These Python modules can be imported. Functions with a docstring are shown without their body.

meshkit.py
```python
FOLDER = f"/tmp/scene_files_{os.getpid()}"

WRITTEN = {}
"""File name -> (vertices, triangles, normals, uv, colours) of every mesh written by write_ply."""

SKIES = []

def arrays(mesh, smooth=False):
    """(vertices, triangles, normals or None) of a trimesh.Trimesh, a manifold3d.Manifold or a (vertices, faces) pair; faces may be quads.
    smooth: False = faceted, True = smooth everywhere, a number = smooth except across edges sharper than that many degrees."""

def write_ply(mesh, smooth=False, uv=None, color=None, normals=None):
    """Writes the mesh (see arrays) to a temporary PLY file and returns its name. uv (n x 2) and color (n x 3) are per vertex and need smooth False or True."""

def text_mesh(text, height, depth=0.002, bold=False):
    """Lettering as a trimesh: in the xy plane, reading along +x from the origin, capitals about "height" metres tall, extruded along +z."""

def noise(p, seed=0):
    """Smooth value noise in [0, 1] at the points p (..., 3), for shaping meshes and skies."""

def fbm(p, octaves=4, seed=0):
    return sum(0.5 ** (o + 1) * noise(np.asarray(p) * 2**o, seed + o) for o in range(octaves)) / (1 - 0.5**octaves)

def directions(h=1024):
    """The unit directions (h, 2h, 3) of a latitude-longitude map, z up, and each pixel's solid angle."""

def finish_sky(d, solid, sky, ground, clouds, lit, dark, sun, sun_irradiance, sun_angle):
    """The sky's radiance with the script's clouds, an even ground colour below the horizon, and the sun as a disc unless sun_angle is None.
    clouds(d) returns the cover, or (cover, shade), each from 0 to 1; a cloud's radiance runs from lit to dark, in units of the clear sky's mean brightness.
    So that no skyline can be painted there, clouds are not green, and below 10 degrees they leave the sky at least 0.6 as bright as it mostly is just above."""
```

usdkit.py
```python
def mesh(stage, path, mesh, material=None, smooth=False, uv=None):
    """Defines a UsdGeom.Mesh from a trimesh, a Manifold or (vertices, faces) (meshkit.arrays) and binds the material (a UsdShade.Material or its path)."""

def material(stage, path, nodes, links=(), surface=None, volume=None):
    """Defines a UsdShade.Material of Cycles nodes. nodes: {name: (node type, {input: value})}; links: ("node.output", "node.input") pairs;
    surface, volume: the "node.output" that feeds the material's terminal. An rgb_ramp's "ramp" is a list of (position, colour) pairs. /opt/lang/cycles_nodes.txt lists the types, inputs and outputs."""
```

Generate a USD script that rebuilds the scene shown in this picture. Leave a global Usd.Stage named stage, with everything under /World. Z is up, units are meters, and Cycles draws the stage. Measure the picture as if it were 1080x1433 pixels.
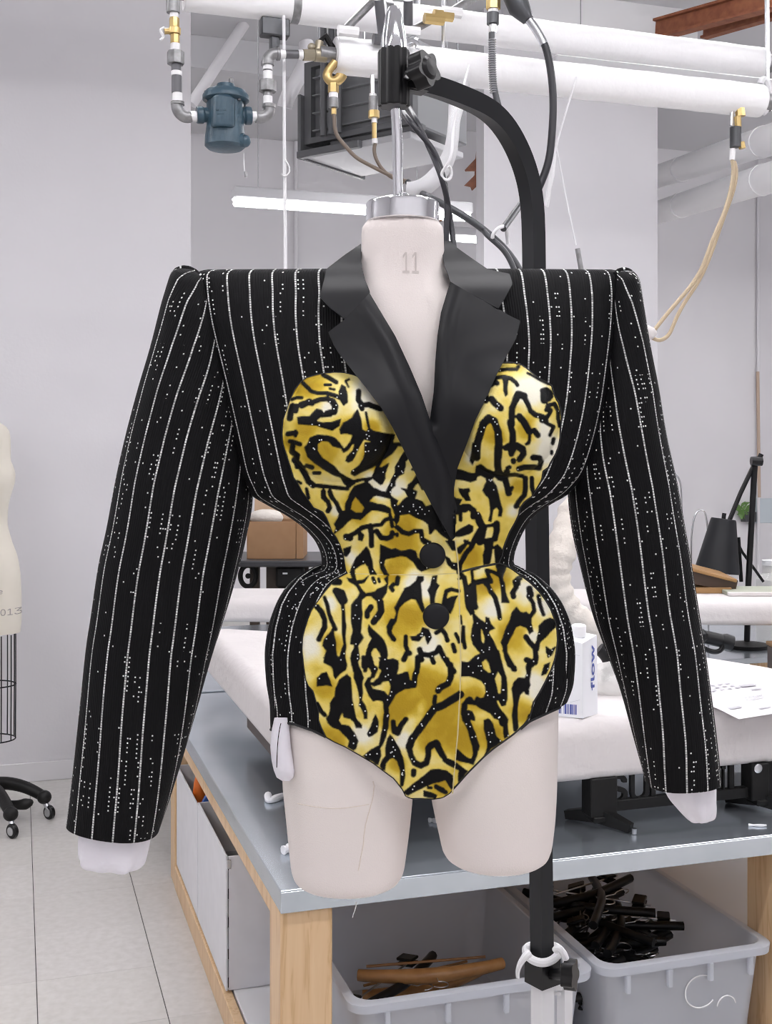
import math, random
import numpy as np, trimesh, shapely
from shapely.geometry import Polygon, LineString, Point
from shapely.ops import unary_union
from scipy.spatial import Delaunay, cKDTree
from scipy.interpolate import PchipInterpolator
import manifold3d as m3
from pxr import Usd, UsdGeom, UsdLux, UsdShade, Sdf, Gf, Vt
import usdkit, meshkit

stage = Usd.Stage.CreateInMemory()
UsdGeom.SetStageUpAxis(stage, UsdGeom.Tokens.z)
UsdGeom.SetStageMetersPerUnit(stage, 1.0)
UsdGeom.Xform.Define(stage, '/World'); UsdGeom.Scope.Define(stage, '/World/Looks')
rng = np.random.default_rng(7); random.seed(7)

# ------------------------------------------------------------------ camera
FX, EYE = 1624.0, 1.78              # focal length in pixels of the 1080 x 1433 frame, eye height
cam = UsdGeom.Camera.Define(stage, '/World/camera')
cam.CreateHorizontalApertureAttr(36.0); cam.CreateVerticalApertureAttr(36.0*1433/1080)
cam.CreateFocalLengthAttr(36.0*FX/1080); cam.CreateVerticalApertureOffsetAttr(-76.5/1080*36)
cam.CreateClippingRangeAttr(Gf.Vec2f(0.05, 100))
_x = UsdGeom.Xformable(cam.GetPrim()); _x.AddTranslateOp().Set(Gf.Vec3d(0, 0, EYE)); _x.AddRotateXOp().Set(90.0)
EXPOSURE = 0.75
cam.CreateExposureAttr(EXPOSURE)
LAMP_STRENGTH = 16.0                # emission of the pendant diffusers that light the room

# ------------------------------------------------------------------ frames
A1 = math.atan2(.3017, .9534)
E2 = np.array([math.cos(A1), math.sin(A1)]); E1 = np.array([-math.sin(A1), math.cos(A1)])
C0 = np.array([-.258, 2.85])        # near left corner of the work table; E2 runs along its front, E1 along its side
TZ = .715                           # table height
def W(x, y, z):
    p = C0+E2*x+E1*y; return np.array([p[0], p[1], z])
def Wv(v):
    v = np.asarray(v, float); xy = C0+v[:, :1]*E2+v[:, 1:2]*E1
    return np.column_stack([xy, v[:, 2]])
def px(u, v, d): return np.array([(u-540)*d/FX, d, EYE-(v-640)*d/FX])
def onz(u, v, z): return px(u, v, FX*(EYE-z)/(v-640))
def only(u, v, ly):
    d = (ly+C0@E1)/(np.array([(u-540)/FX, 1.])@E1); return px(u, v, d)
def local(p): q = np.asarray(p)[:2]-C0; return np.array([q@E2, q@E1, p[2]])

# ------------------------------------------------------------------ prims
used = {}
def path_of(name, parent):
    base = '/World' if parent is None else str(parent.GetPath())
    k = (base, name); n = used.get(k, 0); used[k] = n+1
    return f'{base}/{name}' if n == 0 else f'{base}/{name}_{n:03d}'
LOC = {}
def tag(prim, label=None, cat=None, group=None, kind=None):
    for k, s in (('label', label), ('category', cat), ('group', group), ('kind', kind)):
        if s: prim.SetCustomDataByKey(k, s)
    return prim
def thing(name, label, cat, loc=(0, 0, 0), group=None):
    x = UsdGeom.Xform.Define(stage, path_of(name, None)); x.AddTranslateOp().Set(Gf.Vec3d(*map(float, loc)))
    LOC[str(x.GetPath())] = np.asarray(loc, float)
    return tag(x.GetPrim(), label, cat, group)
def offset_of(parent):
    return LOC.get('/World/'+str(parent.GetPath()).split('/')[2], np.zeros(3)) if parent is not None else np.zeros(3)
def obj(name, mesh, mat, parent=None, smooth=35, uv=None, label=None, cat=None, group=None, kind=None, extra=None):
    v, f = (mesh.vertices, mesh.faces) if hasattr(mesh, 'vertices') else mesh
    v = np.asarray(v, float)-offset_of(parent)
    if uv is not None or extra is not None: smooth = True
    m = usdkit.mesh(stage, path_of(name, parent), (v, np.asarray(f, int)), M[mat], smooth=smooth, uv=uv)
    for k, a in (extra or {}).items():
        UsdGeom.PrimvarsAPI(m).CreatePrimvar(k, Sdf.ValueTypeNames.Color3fArray, 'vertex').Set(Vt.Vec3fArray.FromNumpy(np.asarray(a, np.float32)))
    return tag(m.GetPrim(), label, cat, group, kind)
def copy_of(src, loc, rotz, label, group=None, rotxy=(0, 0)):
    x = UsdGeom.Xform.Define(stage, path_of(src.GetName().rstrip('0123456789').rstrip('_'), None))
    x.AddTranslateOp().Set(Gf.Vec3d(*map(float, loc))); x.AddRotateZOp().Set(float(rotz))
    if rotxy[0]: x.AddRotateXOp().Set(float(rotxy[0]))
    if rotxy[1]: x.AddRotateYOp().Set(float(rotxy[1]))
    p = x.GetPrim(); p.GetReferences().AddInternalReference(src.GetPath()); p.SetInstanceable(True)
    return tag(p, label, src.GetCustomDataByKey('category'), group)

# ------------------------------------------------------------------ mesh helpers
def join(*ms):
    out = []
    for m in ms:
        if hasattr(m, 'to_mesh'):
            q = m.to_mesh(); m = (q.vert_properties[:, :3], q.tri_verts)
        if not hasattr(m, 'vertices'): m = trimesh.Trimesh(np.asarray(m[0], float), np.asarray(m[1], int), process=False)
        out.append(m)
    return trimesh.util.concatenate(out) if len(out) > 1 else out[0]
def cbox(lo, hi, c=.003):
    lo, hi = np.minimum(lo, hi).astype(float), np.maximum(lo, hi).astype(float); c = min(c, .3*(hi-lo).min()); p = []
    for sx in (0, 1):
        for sy in (0, 1):
            for sz in (0, 1):
                q = np.where([sx, sy, sz], hi, lo); s = np.where([sx, sy, sz], -c, c)
                for k in range(3):
                    r = q+s; r[k] = q[k]; p.append(r)
    return trimesh.convex.convex_hull(np.array(p))
def box(lo, hi): return trimesh.creation.box(bounds=[np.minimum(lo, hi), np.maximum(lo, hi)])
def lw(m):                             # a mesh in table axes -> world
    m = join(m); return trimesh.Trimesh(Wv(m.vertices), m.faces, process=False)
def lbox(lo, hi, c=.003): return lw(cbox(lo, hi, c))
def tube(path, r, n=10, caps=True, closed=False, square=None, up=None):
    P = np.asarray(path, float); k = len(P); R = np.broadcast_to(np.asarray(r, float), (k,))
    T = np.gradient(P, axis=0)
    if closed: T = np.roll(P, -1, 0)-np.roll(P, 1, 0)
    T /= np.linalg.norm(T, axis=1, keepdims=True)+1e-12
    a = np.array([0, 0, 1.]) if abs(T[0, 2]) < .9 else np.array([1., 0, 0])
    if up is not None: a = np.asarray(up, float)
    N = a-T[0]*(a@T[0]); N /= np.linalg.norm(N); vs = []
    ang = np.arange(n)*2*np.pi/n if square is None else square+np.arange(4)*np.pi/2
    for i in range(k):
        N = N-T[i]*(N@T[i]); N /= np.linalg.norm(N); B = np.cross(T[i], N)
        vs.append(P[i]+R[i]*(np.cos(ang)[:, None]*N+np.sin(ang)[:, None]*B))
    n = len(ang); V = np.vstack(vs); F = []
    for i in range(k if closed else k-1):
        a0, b0 = i*n, ((i+1) % k)*n
        for j in range(n):
            j2 = (j+1) % n; F += [[a0+j, a0+j2, b0+j2], [a0+j, b0+j2, b0+j]]
    if caps and not closed:
        V = np.vstack([V, P[:1], P[-1:]]); c0, c1 = len(V)-2, len(V)-1; e = (k-1)*n
        for j in range(n):
            j2 = (j+1) % n; F += [[c0, j2, j], [c1, e+j, e+j2]]
    return trimesh.Trimesh(V, np.array(F), process=False)
def curve(pts, n=40):
    P = np.asarray(pts, float); t = np.concatenate([[0], np.cumsum(np.linalg.norm(np.diff(P, axis=0), axis=1))])
    keep = np.concatenate([[True], np.diff(t) > 1e-9]); return PchipInterpolator(t[keep], P[keep])(np.linspace(0, t[-1], n))
def smooth_curve(pts, n=40):
    from scipy.interpolate import CubicSpline
    P = np.asarray(pts, float); t = np.concatenate([[0], np.cumsum(np.linalg.norm(np.diff(P, axis=0), axis=1)**.6)])
    return CubicSpline(t, P)(np.linspace(0, t[-1], n))
def lathe(prof, n=32, c=(0, 0, 0), axis=None):
    """prof: (radius, height) pairs from bottom to top."""
    pr = np.asarray(prof, float); a = np.arange(n)*2*np.pi/n; k = len(pr)
    V = np.vstack([np.column_stack([r*np.cos(a), r*np.sin(a), np.full(n, h)]) for r, h in pr]); F = []
    for i in range(k-1):
        for j in range(n):
            j2 = (j+1) % n; F += [[i*n+j, i*n+j2, (i+1)*n+j2], [i*n+j, (i+1)*n+j2, (i+1)*n+j]]
    V = np.vstack([V, [[0, 0, pr[0, 1]], [0, 0, pr[-1, 1]]]]); c0, c1 = len(V)-2, len(V)-1
    for j in range(n):
        j2 = (j+1) % n; F += [[c0, j2, j], [c1, (k-1)*n+j, (k-1)*n+j2]]
    if axis is not None:
        T = trimesh.geometry.align_vectors([0, 0, 1], np.asarray(axis, float)/np.linalg.norm(axis)); V = V@T[:3, :3].T
    return trimesh.Trimesh(V+np.asarray(c, float), np.array(F), process=False)
def rod(a, b, r, n=12, prof=None):
    a, b = np.asarray(a, float), np.asarray(b, float); L = np.linalg.norm(b-a)
    pr = [(r*rr, L*t) for rr, t in (prof or [(1, 0), (1, 1)])]
    return lathe(pr, n, a, b-a)
def ball(c, r, sub=2): m = trimesh.creation.icosphere(subdivisions=sub, radius=1.0); return trimesh.Trimesh(m.vertices*np.asarray(r)+np.asarray(c), m.faces, process=False)
def extrude(pts, h, c=(0, 0, 0)):
    m = trimesh.creation.extrude_polygon(Polygon(pts) if not isinstance(pts, Polygon) else pts, h, engine='earcut'); m.apply_translation(c); return m
def frame_mesh(m, o, X, Y, Z):
    m = join(m); v = np.asarray(m.vertices); return trimesh.Trimesh(np.asarray(o)+v[:, :1]*np.asarray(X)+v[:, 1:2]*np.asarray(Y)+v[:, 2:]*np.asarray(Z), m.faces, process=False)
def loft(rings, cap=True):
    k, n = len(rings), len(rings[0]); V = np.vstack(rings); F = []
    for i in range(k-1):
        for j in range(n):
            j2 = (j+1) % n; F += [[i*n+j, (i+1)*n+j, (i+1)*n+j2], [i*n+j, (i+1)*n+j2, i*n+j2]]
    if cap:
        V = np.vstack([V, rings[0].mean(0), rings[-1].mean(0)]); c0, c1 = len(V)-2, len(V)-1
        for j in range(n):
            j2 = (j+1) % n; F += [[c0, j, j2], [c1, (k-1)*n+j2, (k-1)*n+j]]
    return trimesh.Trimesh(V, np.array(F), process=False)
def resample(ring, step, closed=True):
    P = np.asarray(ring, float)
    if closed: P = np.vstack([P, P[:1]])
    t = np.concatenate([[0], np.cumsum(np.linalg.norm(np.diff(P, axis=0), axis=1))]); n = max(3, int(t[-1]/step))
    s = np.linspace(0, t[-1], n+1)[:-1] if closed else np.linspace(0, t[-1], n+1)
    return np.column_stack([np.interp(s, t, P[:, i]) for i in range(P.shape[1])])
def fill2d(poly, step):
    """Even triangulation of a 2-D polygon; its outline comes first."""
    ring = resample(np.array(poly.exterior.coords)[:-1], step); nb = len(ring); pg = Polygon(ring)
    x0, y0, x1, y1 = pg.bounds
    gx, gy = np.meshgrid(np.arange(x0, x1, step), np.arange(y0, y1, step*.87)); gx = gx+(np.arange(gx.shape[0]) % 2)[:, None]*step/2
    q = np.column_stack([gx.ravel(), gy.ravel()]); inner = pg.buffer(-.55*step)
    q = q[shapely.contains_xy(inner, q[:, 0], q[:, 1])]
    P = np.vstack([ring, q]); T = Delaunay(P).simplices; c = P[T].mean(1)
    T = T[shapely.contains_xy(pg.buffer(1e-6), c[:, 0], c[:, 1])]
    a, b, cc = P[T[:, 0]], P[T[:, 1]], P[T[:, 2]]
    area = (b[:, 0]-a[:, 0])*(cc[:, 1]-a[:, 1])-(b[:, 1]-a[:, 1])*(cc[:, 0]-a[:, 0])
    T = T[np.abs(area) > 1e-9*step*step]; area = area[np.abs(area) > 1e-9*step*step]
    T[area < 0] = T[area < 0][:, ::-1]
    return P, T, nb

# ------------------------------------------------------------------ materials
M = {}
def mat(name, color, rough=.5, metal=0., noise=None, bump=None, coords='object', **kw):
    """noise: (scale, colour2, detail); bump: (scale, distance)."""
    nodes = {'p': ('principled_bsdf', dict(base_color=color, roughness=rough, metallic=metal, **kw))}; links = []
    if noise or bump: nodes['g'] = ('geometry', {})
    if noise:
        nodes['n'] = ('noise_texture', dict(scale=noise[0], detail=noise[2] if len(noise) > 2 else 3.))
        nodes['r'] = ('rgb_ramp', {'ramp': [(.3, color), (.7, noise[1])]})
        links += [('g.position', 'n.vector'), ('n.fac', 'r.fac'), ('r.color', 'p.base_color')]
    if bump:
        nodes['bn'] = ('noise_texture', dict(scale=bump[0], detail=3.)); nodes['b'] = ('bump', dict(distance=bump[1], strength=1.))
        links += [('g.position', 'bn.vector'), ('bn.fac', 'b.height'), ('b.normal', 'p.normal')]
    M[name] = usdkit.material(stage, f'/World/Looks/{name}', nodes, links, surface='p.BSDF')
def emat(name, color, s):
    M[name] = usdkit.material(stage, f'/World/Looks/{name}', {'e': ('emission', dict(color=color, strength=s))}, [], surface='e.emission')
mat('wall_paint', (.67, .66, .685), .6, noise=(1.1, (.645, .635, .66), 4.), bump=(60, .0006))
mat('back_paint', (.8, .79, .81), .6, noise=(.8, (.77, .76, .785), 4.))
mat('ceiling_paint', (.62, .62, .64), .7)
mat('baseboard_paint', (.7, .69, .71), .5, noise=(6, (.66, .65, .67)))
mat('soffit_paint', (.74, .74, .75), .6)
mat('grout', (.09, .088, .085), .8)
for i, (a, b) in enumerate([((.63, .61, .585), (.56, .54, .51)), ((.64, .62, .6), (.56, .54, .515)), ((.615, .595, .575), (.55, .53, .505))]):
    mat(f'vinyl_tile{i}', a, .33, noise=(34, b, 6.))
mat('sheet_steel', (.62, .67, .73), .2, .85, noise=(5, (.53, .59, .64), 5.))
mat('seam_thread', (.78, .69, .6), .7)
mat('maple', (.62, .4, .2), .45)
M['maple'] = usdkit.material(stage, '/World/Looks/maple_grain', {
    'g': ('geometry', {}), 'm': ('mapping', dict(scale=(9., 9., .8))), 'w': ('noise_texture', dict(scale=3., detail=4., distortion=1.2)),
    'r': ('rgb_ramp', {'ramp': [(.3, (.75, .54, .33)), (.5, (.71, .49, .285)), (.56, (.62, .4, .21)), (.62, (.71, .49, .285)), (.8, (.77, .56, .35))]}),
    'p': ('principled_bsdf', dict(roughness=.42))}, [('g.position', 'm.vector'), ('m.vector', 'w.vector'), ('w.fac', 'r.fac'), ('r.color', 'p.base_color')], surface='p.BSDF')
mat('white_laminate', (.74, .74, .76), .4)
mat('white_card', (.76, .76, .79), .55, noise=(14, (.72, .72, .75)))
mat('box_shade', (.3, .3, .31), .7)
mat('black_paint', (.0085, .0095, .012), .42, specular_ior_level=.35)
mat('black_plastic', (.008, .008, .009), .34, specular_ior_level=.3)
mat('black_iron', (.0075, .0072, .007), .5, bump=(90, .0008), specular_ior_level=.3)
mat('dark_metal', (.08, .083, .09), .4, .5)
mat('chrome', (.86, .87, .89), .07, 1.)
mat('steel', (.62, .63, .65), .25, 1.)
mat('brass', (.6, .44, .19), .34, .8)
mat('galv_pipe', (.34, .34, .35), .42, .6, noise=(40, (.2, .2, .2)))
mat('dark_pipe', (.13, .13, .14), .45, .4)
mat('teal_enamel', (.045, .09, .125), .38, noise=(30, (.03, .065, .095)), bump=(70, .0012))
mat('insulation', (.92, .92, .93), .6, bump=(18, .003))
mat('ptfe_tape', (.85, .85, .86), .5)
mat('heater_grey', (.23, .235, .245), .5)
mat('heater_frame', (.13, .133, .14), .5)
mat('sheer_cloth', (.72, .72, .74), .7, alpha=.8)
mat('heater_light', (.5, .5, .52), .5)
mat('rust', (.2, .06, .03), .7, noise=(14, (.3, .11, .05)))
mat('rust_board', (.24, .09, .045), .6, noise=(20, (.16, .055, .03)))
mat('rubber_hose', (.02, .02, .026), .4)
mat('brown_hose', (.17, .13, .1), .4)
mat('beige_hose', (.5, .4, .27), .45)
mat('white_cord', (.82, .82, .84), .7)
mat('canvas', (.84, .765, .74), .7, noise=(3.5, (.82, .765, .72), 5.), bump=(500, .0004))
mat('old_canvas', (.7, .66, .58), .75, noise=(5, (.66, .62, .54)))
mat('ink', (.32, .3, .29), .8)
mat('faint_ink', (.62, .56, .53), .8)
mat('pad_cloth', (.7, .665, .66), .8, noise=(4, (.67, .635, .63)), bump=(26, .004))
mat('muslin', (.74, .69, .63), .85, bump=(60, .004))
mat('tissue', (.83, .81, .87), .7, bump=(30, .006))
mat('satin', (.0065, .0068, .0085), .42, noise=(900, (.0095, .0098, .0118)), specular_ior_level=.27)
mat('aged_brass', (.36, .32, .24), .4, .7)
mat('black_trim', (.01, .01, .011), .55)
mat('pipe_yellow', (.68, .58, .3), .5)
mat('bead_glass', (.85, .86, .88), .12, .3)
mat('jet_bead', (.03, .03, .032), .08)
mat('bin_plastic', (.62, .65, .69), .28)
M['bin_plastic'] = usdkit.material(stage, '/World/Looks/bin_frosted', {
    'p': ('principled_bsdf', dict(base_color=(.86, .89, .95), roughness=.3)), 't': ('translucent_bsdf', dict(color=(.8, .82, .86))), 'c': ('transparent_bsdf', dict(color=(.8, .82, .85))),
    'a': ('mix_closure', dict(fac=.5)), 'b': ('mix_closure', dict(fac=.2))},
    [('p.BSDF', 'a.closure1'), ('t.BSDF', 'a.closure2'), ('a.closure', 'b.closure1'), ('c.BSDF', 'b.closure2')], surface='b.closure')
mat('hanger_wood', (.42, .22, .08), .35, noise=(26, (.32, .15, .05)))
mat('cardboard', (.4, .23, .12), .75, noise=(12, (.36, .2, .1)))
mat('cardboard_light', (.52, .36, .24), .75)
mat('dark_wood', (.055, .032, .02), .4)
mat('tray_wood', (.34, .19, .075), .45)
mat('bench_dark', (.045, .045, .05), .35)
mat('bench_brown', (.05, .035, .025), .5)
mat('shade_grey', (.013, .014, .017), .48, specular_ior_level=.35)
mat('carton_paper', (.82, .83, .87), .4)
mat('carton_blue', (.07, .1, .36), .5)
mat('carton_grey', (.5, .52, .58), .5)
mat('cap_white', (.88, .88, .9), .35)
mat('paper', (.8, .785, .82), .7)
mat('print_grey', (.5, .49, .53), .8)
mat('orange_plastic', (.75, .17, .02), .4)
mat('blue_plastic', (.03, .11, .42), .4)
mat('leaf_green', (.12, .24, .06), .5)
mat('pale_blue', (.6, .67, .71), .5)
mat('stick_wood', (.55, .42, .33), .6)
mat('clear_bag', (.72, .72, .7), .2, alpha=.55)
mat('clear_stand', (.78, .79, .81), .3)
mat('shelf_green', (.4, .42, .34), .6)
emat('lamp_glow', (1., .98, 1.), LAMP_STRENGTH)
# beaded pinstripe wool: u counts stripes, v counts beads
N = {'t': ('texture_coordinate', {}), 's': ('separate_xyz', {}), 'p': ('principled_bsdf', dict(specular_ior_level=.16)), 'mx': ('mix_color', dict(a=(.0042, .0042, .005), b=(.84, .85, .83))),
     'rg': ('mix_float', dict(a=.72, b=.28))}
L = [('t.UV', 's.vector')]
def mth(name, op, a, b=None):
    N[name] = ('math', dict(math_type=op))
    for i, q in enumerate((a, b)):
        if q is None: continue
        if isinstance(q, str): L.append((q, f'{name}.value{i+1}'))
        else: N[name][1][f'value{i+1}'] = float(q)
    return f'{name}.value'
def near_mid(tagname, src, half):
    return mth(tagname+'c', 'less_than', mth(tagname+'b', 'absolute', mth(tagname+'a', 'subtract', mth(tagname+'f', 'fraction', src), .5)), half)
def cell(tagname, a, b):
    N[tagname+'v'] = ('combine_xyz', {}); L.extend([(a, tagname+'v.x'), (b, tagname+'v.y')])
    N[tagname+'w'] = ('white_noise_texture', dict(dimensions='2D')); L.append((tagname+'v.vector', tagname+'w.vector')); return tagname+'w.value'
U_, V_ = 's.x', 's.y'
stripe = mth('st', 'multiply', near_mid('su', U_, .04), near_mid('sv', mth('svm', 'multiply', V_, 1.3), .41))
jit = cell('sj', mth('sjx', 'floor', U_), mth('sjy', 'floor', V_))
stripe = mth('st2', 'multiply', stripe, mth('st3', 'multiply_add', jit, .55)); N['st3'][1]['value3'] = .45
u8 = mth('u8', 'multiply', U_, 9.); v2 = mth('v2', 'multiply', V_, .72)
run = mth('rn', 'greater_than', cell('rc', mth('rx', 'floor', u8), mth('ry', 'floor', mth('rq', 'multiply', v2, .17))), .925)
dot1 = mth('d1', 'greater_than', cell('dc', mth('dx', 'floor', u8), mth('dy', 'floor', v2)), .986)
keep = mth('kp', 'greater_than', cell('kc', mth('kx', 'floor', u8), mth('ky', 'floor', v2)), .35)
dots = mth('d3', 'multiply', mth('d2', 'maximum', mth('rk', 'multiply', run, keep), dot1), mth('d4', 'less_than', mth('da', 'add', mth('db', 'power', mth('dbm', 'multiply', mth('dbs', 'subtract', mth('dbf', 'fraction', u8), .5), 3.3), 2.), mth('de', 'power', mth('dem', 'multiply', mth('des', 'subtract', mth('def', 'fraction', v2), .5), 6.3), 2.)), 1.25))
allw = mth('al', 'maximum', stripe, dots)
rib = mth('rb', 'sine', mth('rb2', 'multiply', U_, 2*math.pi*9))
N['bp'] = ('bump', dict(distance=.0008, strength=.3))
L += [(allw, 'mx.fac'), ('mx.result', 'p.base_color'), (allw, 'rg.fac'), ('rg.result', 'p.roughness'), (mth('hh', 'add', rib, mth('hb', 'multiply', allw, 1.)), 'bp.height'), ('bp.normal', 'p.normal')]
M['pinstripe'] = usdkit.material(stage, '/World/Looks/pinstripe', N, L, surface='p.BSDF')
M['print'] = usdkit.material(stage, '/World/Looks/print_velvet', {
    'a': ('attribute', dict(attribute='print')), 'p': ('principled_bsdf', dict(roughness=.5, specular_ior_level=.14)), 'g': ('geometry', {}),
    'n': ('noise_texture', dict(scale=420., detail=3.)), 'b': ('bump', dict(distance=.0007, strength=.8))},
    [('a.color', 'p.base_color'), ('g.position', 'n.vector'), ('n.fac', 'b.height'), ('b.normal', 'p.normal')], surface='p.BSDF')
# ================================================================== the room
def struct(name, mesh, m, parent=None, smooth=False):
    p = obj(name, mesh, m, parent, smooth); return tag(p, kind='structure') if parent is None else p
CEIL = 5.7
floor = UsdGeom.Xform.Define(stage, '/World/floor').GetPrim(); tag(floor, kind='structure')
obj('grout_bed', lw(box((-6, -5, -.06), (9, 11, -.004))), 'grout', floor, False)
TS = .396; l0 = local(onz(53, 1433, 0))[0]; r0_ = local(onz(75, 1306, 0))[1]
k = 0
for i in range(-8, 4):
    for j in range(-4, 13):
        x, y = l0+i*TS, r0_+j*TS
        if not (-3.2 < x < 1.2 and -.9 < y < 6.35): continue
        g, gy = .0016, .0003; k += 1
        obj('tile', lw(box((x+g, y+gy, -.008), (x+TS-g, y+TS-gy, rng.uniform(-.0002, 0)))), f'vinyl_tile{int(rng.integers(3))}', floor, False)
for lo, hi in (((-6, -5), (l0-8*TS, 11)), ((l0+4*TS, -5), (9, 11)), ((l0-8*TS, -5), (l0+4*TS, r0_-3*TS)), ((l0-8*TS, 6.3), (l0+4*TS, 11))):
    obj('plain_floor', lw(box((*lo, -.009), (*hi, -.0005))), 'vinyl_tile0', floor, False)
WY = local(onz(0, 1097, 0))[1]
xe = local(only(267, 600, WY))[0]
wl = UsdGeom.Xform.Define(stage, '/World/wall_left').GetPrim(); tag(wl, kind='structure')
obj('panel', lw(box((-6, WY, 0), (xe, WY+.25, CEIL))), 'wall_paint', wl, False)
struct('baseboard_left', lw(cbox((-6, WY-.012, 0), (xe, WY-.001, .105), .004)), 'baseboard_paint')
BY = 10.2
struct('wall_back', lw(box((-6, BY, 0), (9, BY+.2, CEIL))), 'back_paint')
struct('wall_right', lw(box((9, -5, 0), (9.2, BY, CEIL))), 'wall_paint')
struct('wall_front', lw(box((-6, -5.2, 0), (9, -5, CEIL))), 'wall_paint')
struct('wall_side', lw(box((-6.2, -5, 0), (-6, BY, CEIL))), 'wall_paint')
struct('ceiling', lw(box((-6.2, -5.2, CEIL), (9.2, BY+.2, CEIL+.2))), 'ceiling_paint')
CY = 6.6
c0, c1 = local(only(677, 600, CY))[0], local(only(920, 600, CY))[0]
struct('wall_middle', lw(box((c0, CY, 0), (c1, CY+.18, CEIL))), 'wall_paint')
zt = only(740, 27, CY-.5)[2]
struct('trim_1', lw(box((local(only(735, 20, CY-.5))[0], CY-.5, zt), (c1+.1, CY-.002, zt+.5))), 'soffit_paint')
zc = only(330, 100, BY-2.2)[2]
struct('trim_2', lw(box((xe+.05, BY-2.2, zc), (c0-.02, BY-.002, CEIL-.002))), 'ceiling_paint')
# pipes, beams and conduits fixed to the shell
def pipe_thing(name, label, cat, a, b, r, m, extra=()):
    t = thing(name, label, cat, (np.asarray(a)+b)/2); obj('pipe', rod(a, b, r, 20), m, t)
    for q in extra:
        c = np.asarray(a)+(np.asarray(b)-a)*q; ax = (np.asarray(b)-a)/np.linalg.norm(np.asarray(b)-a)
        obj('joint_band', rod(c-ax*.03, c+ax*.03, r*1.06, 20), m, t)
    return t
for nm, va, vb, yA in (('upper', 252, 196, .0), ('lower', 302, 250, .0)):
    pipe_thing('duct_pipe', f'{nm} of the two fat white pipes crossing the wall at the right edge', 'pipe', only(905, va, BY-.35), px(1130, vb-18, 9.3), .135, 'insulation', (.3, .8))
t = thing('steel_beam', 'upper rust red steel beam high in the top right corner', 'beam', px(1000, 20, 11))
def ibeam(a, b, h, w):
    a, b = np.asarray(a, float), np.asarray(b, float); d = (b-a)/np.linalg.norm(b-a); s = np.cross(d, [0, 0, 1]); s /= np.linalg.norm(s); u = np.cross(s, d)
    def bar(z0, z1, x): return trimesh.convex.convex_hull(np.array([p+s*sx*x+u*z for p in (a, b) for sx in (-1, 1) for z in (z0, z1)]))
    return bar(-h/2, -h/2+.02, w), bar(-h/2+.0205, h/2-.0205, .012), bar(h/2-.02, h/2, w)
for n_, m_ in zip(('lower_flange', 'web', 'upper_flange'), ibeam(px(918, 42, 9.8), px(1130, -16, 8.6), .17, .05)): obj(n_, m_, 'rust', t)
t = thing('steel_beam', 'lower rust red steel beam below another in the top right corner', 'beam', px(1000, 30, 11))
for n_, m_ in zip(('lower_flange', 'web', 'upper_flange'), ibeam(px(985, 46, 9.9), px(1130, 4, 8.9), .1, .04)): obj(n_, m_, 'rust', t)
pipe_thing('wall_conduit', 'thin pale conduit running up the right hand wall behind the task lamp', 'conduit', only(1061, 640, BY-.05)*[1, 1, 0]+[0, 0, .3], only(1061, 600, BY-.05)*[1, 1, 0]+[0, 0, CEIL-.05], .02, 'back_paint', (.3, .6))
pipe_thing('wall_conduit', 'thin grey conduit on the back wall left of the neck of the torso form', 'conduit', only(414, 640, BY-.05)*[1, 1, 0]+[0, 0, .3], only(414, 600, BY-.05)*[1, 1, 0]+[0, 0, zc-.01], .022, 'back_paint', (.45, .62))
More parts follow.
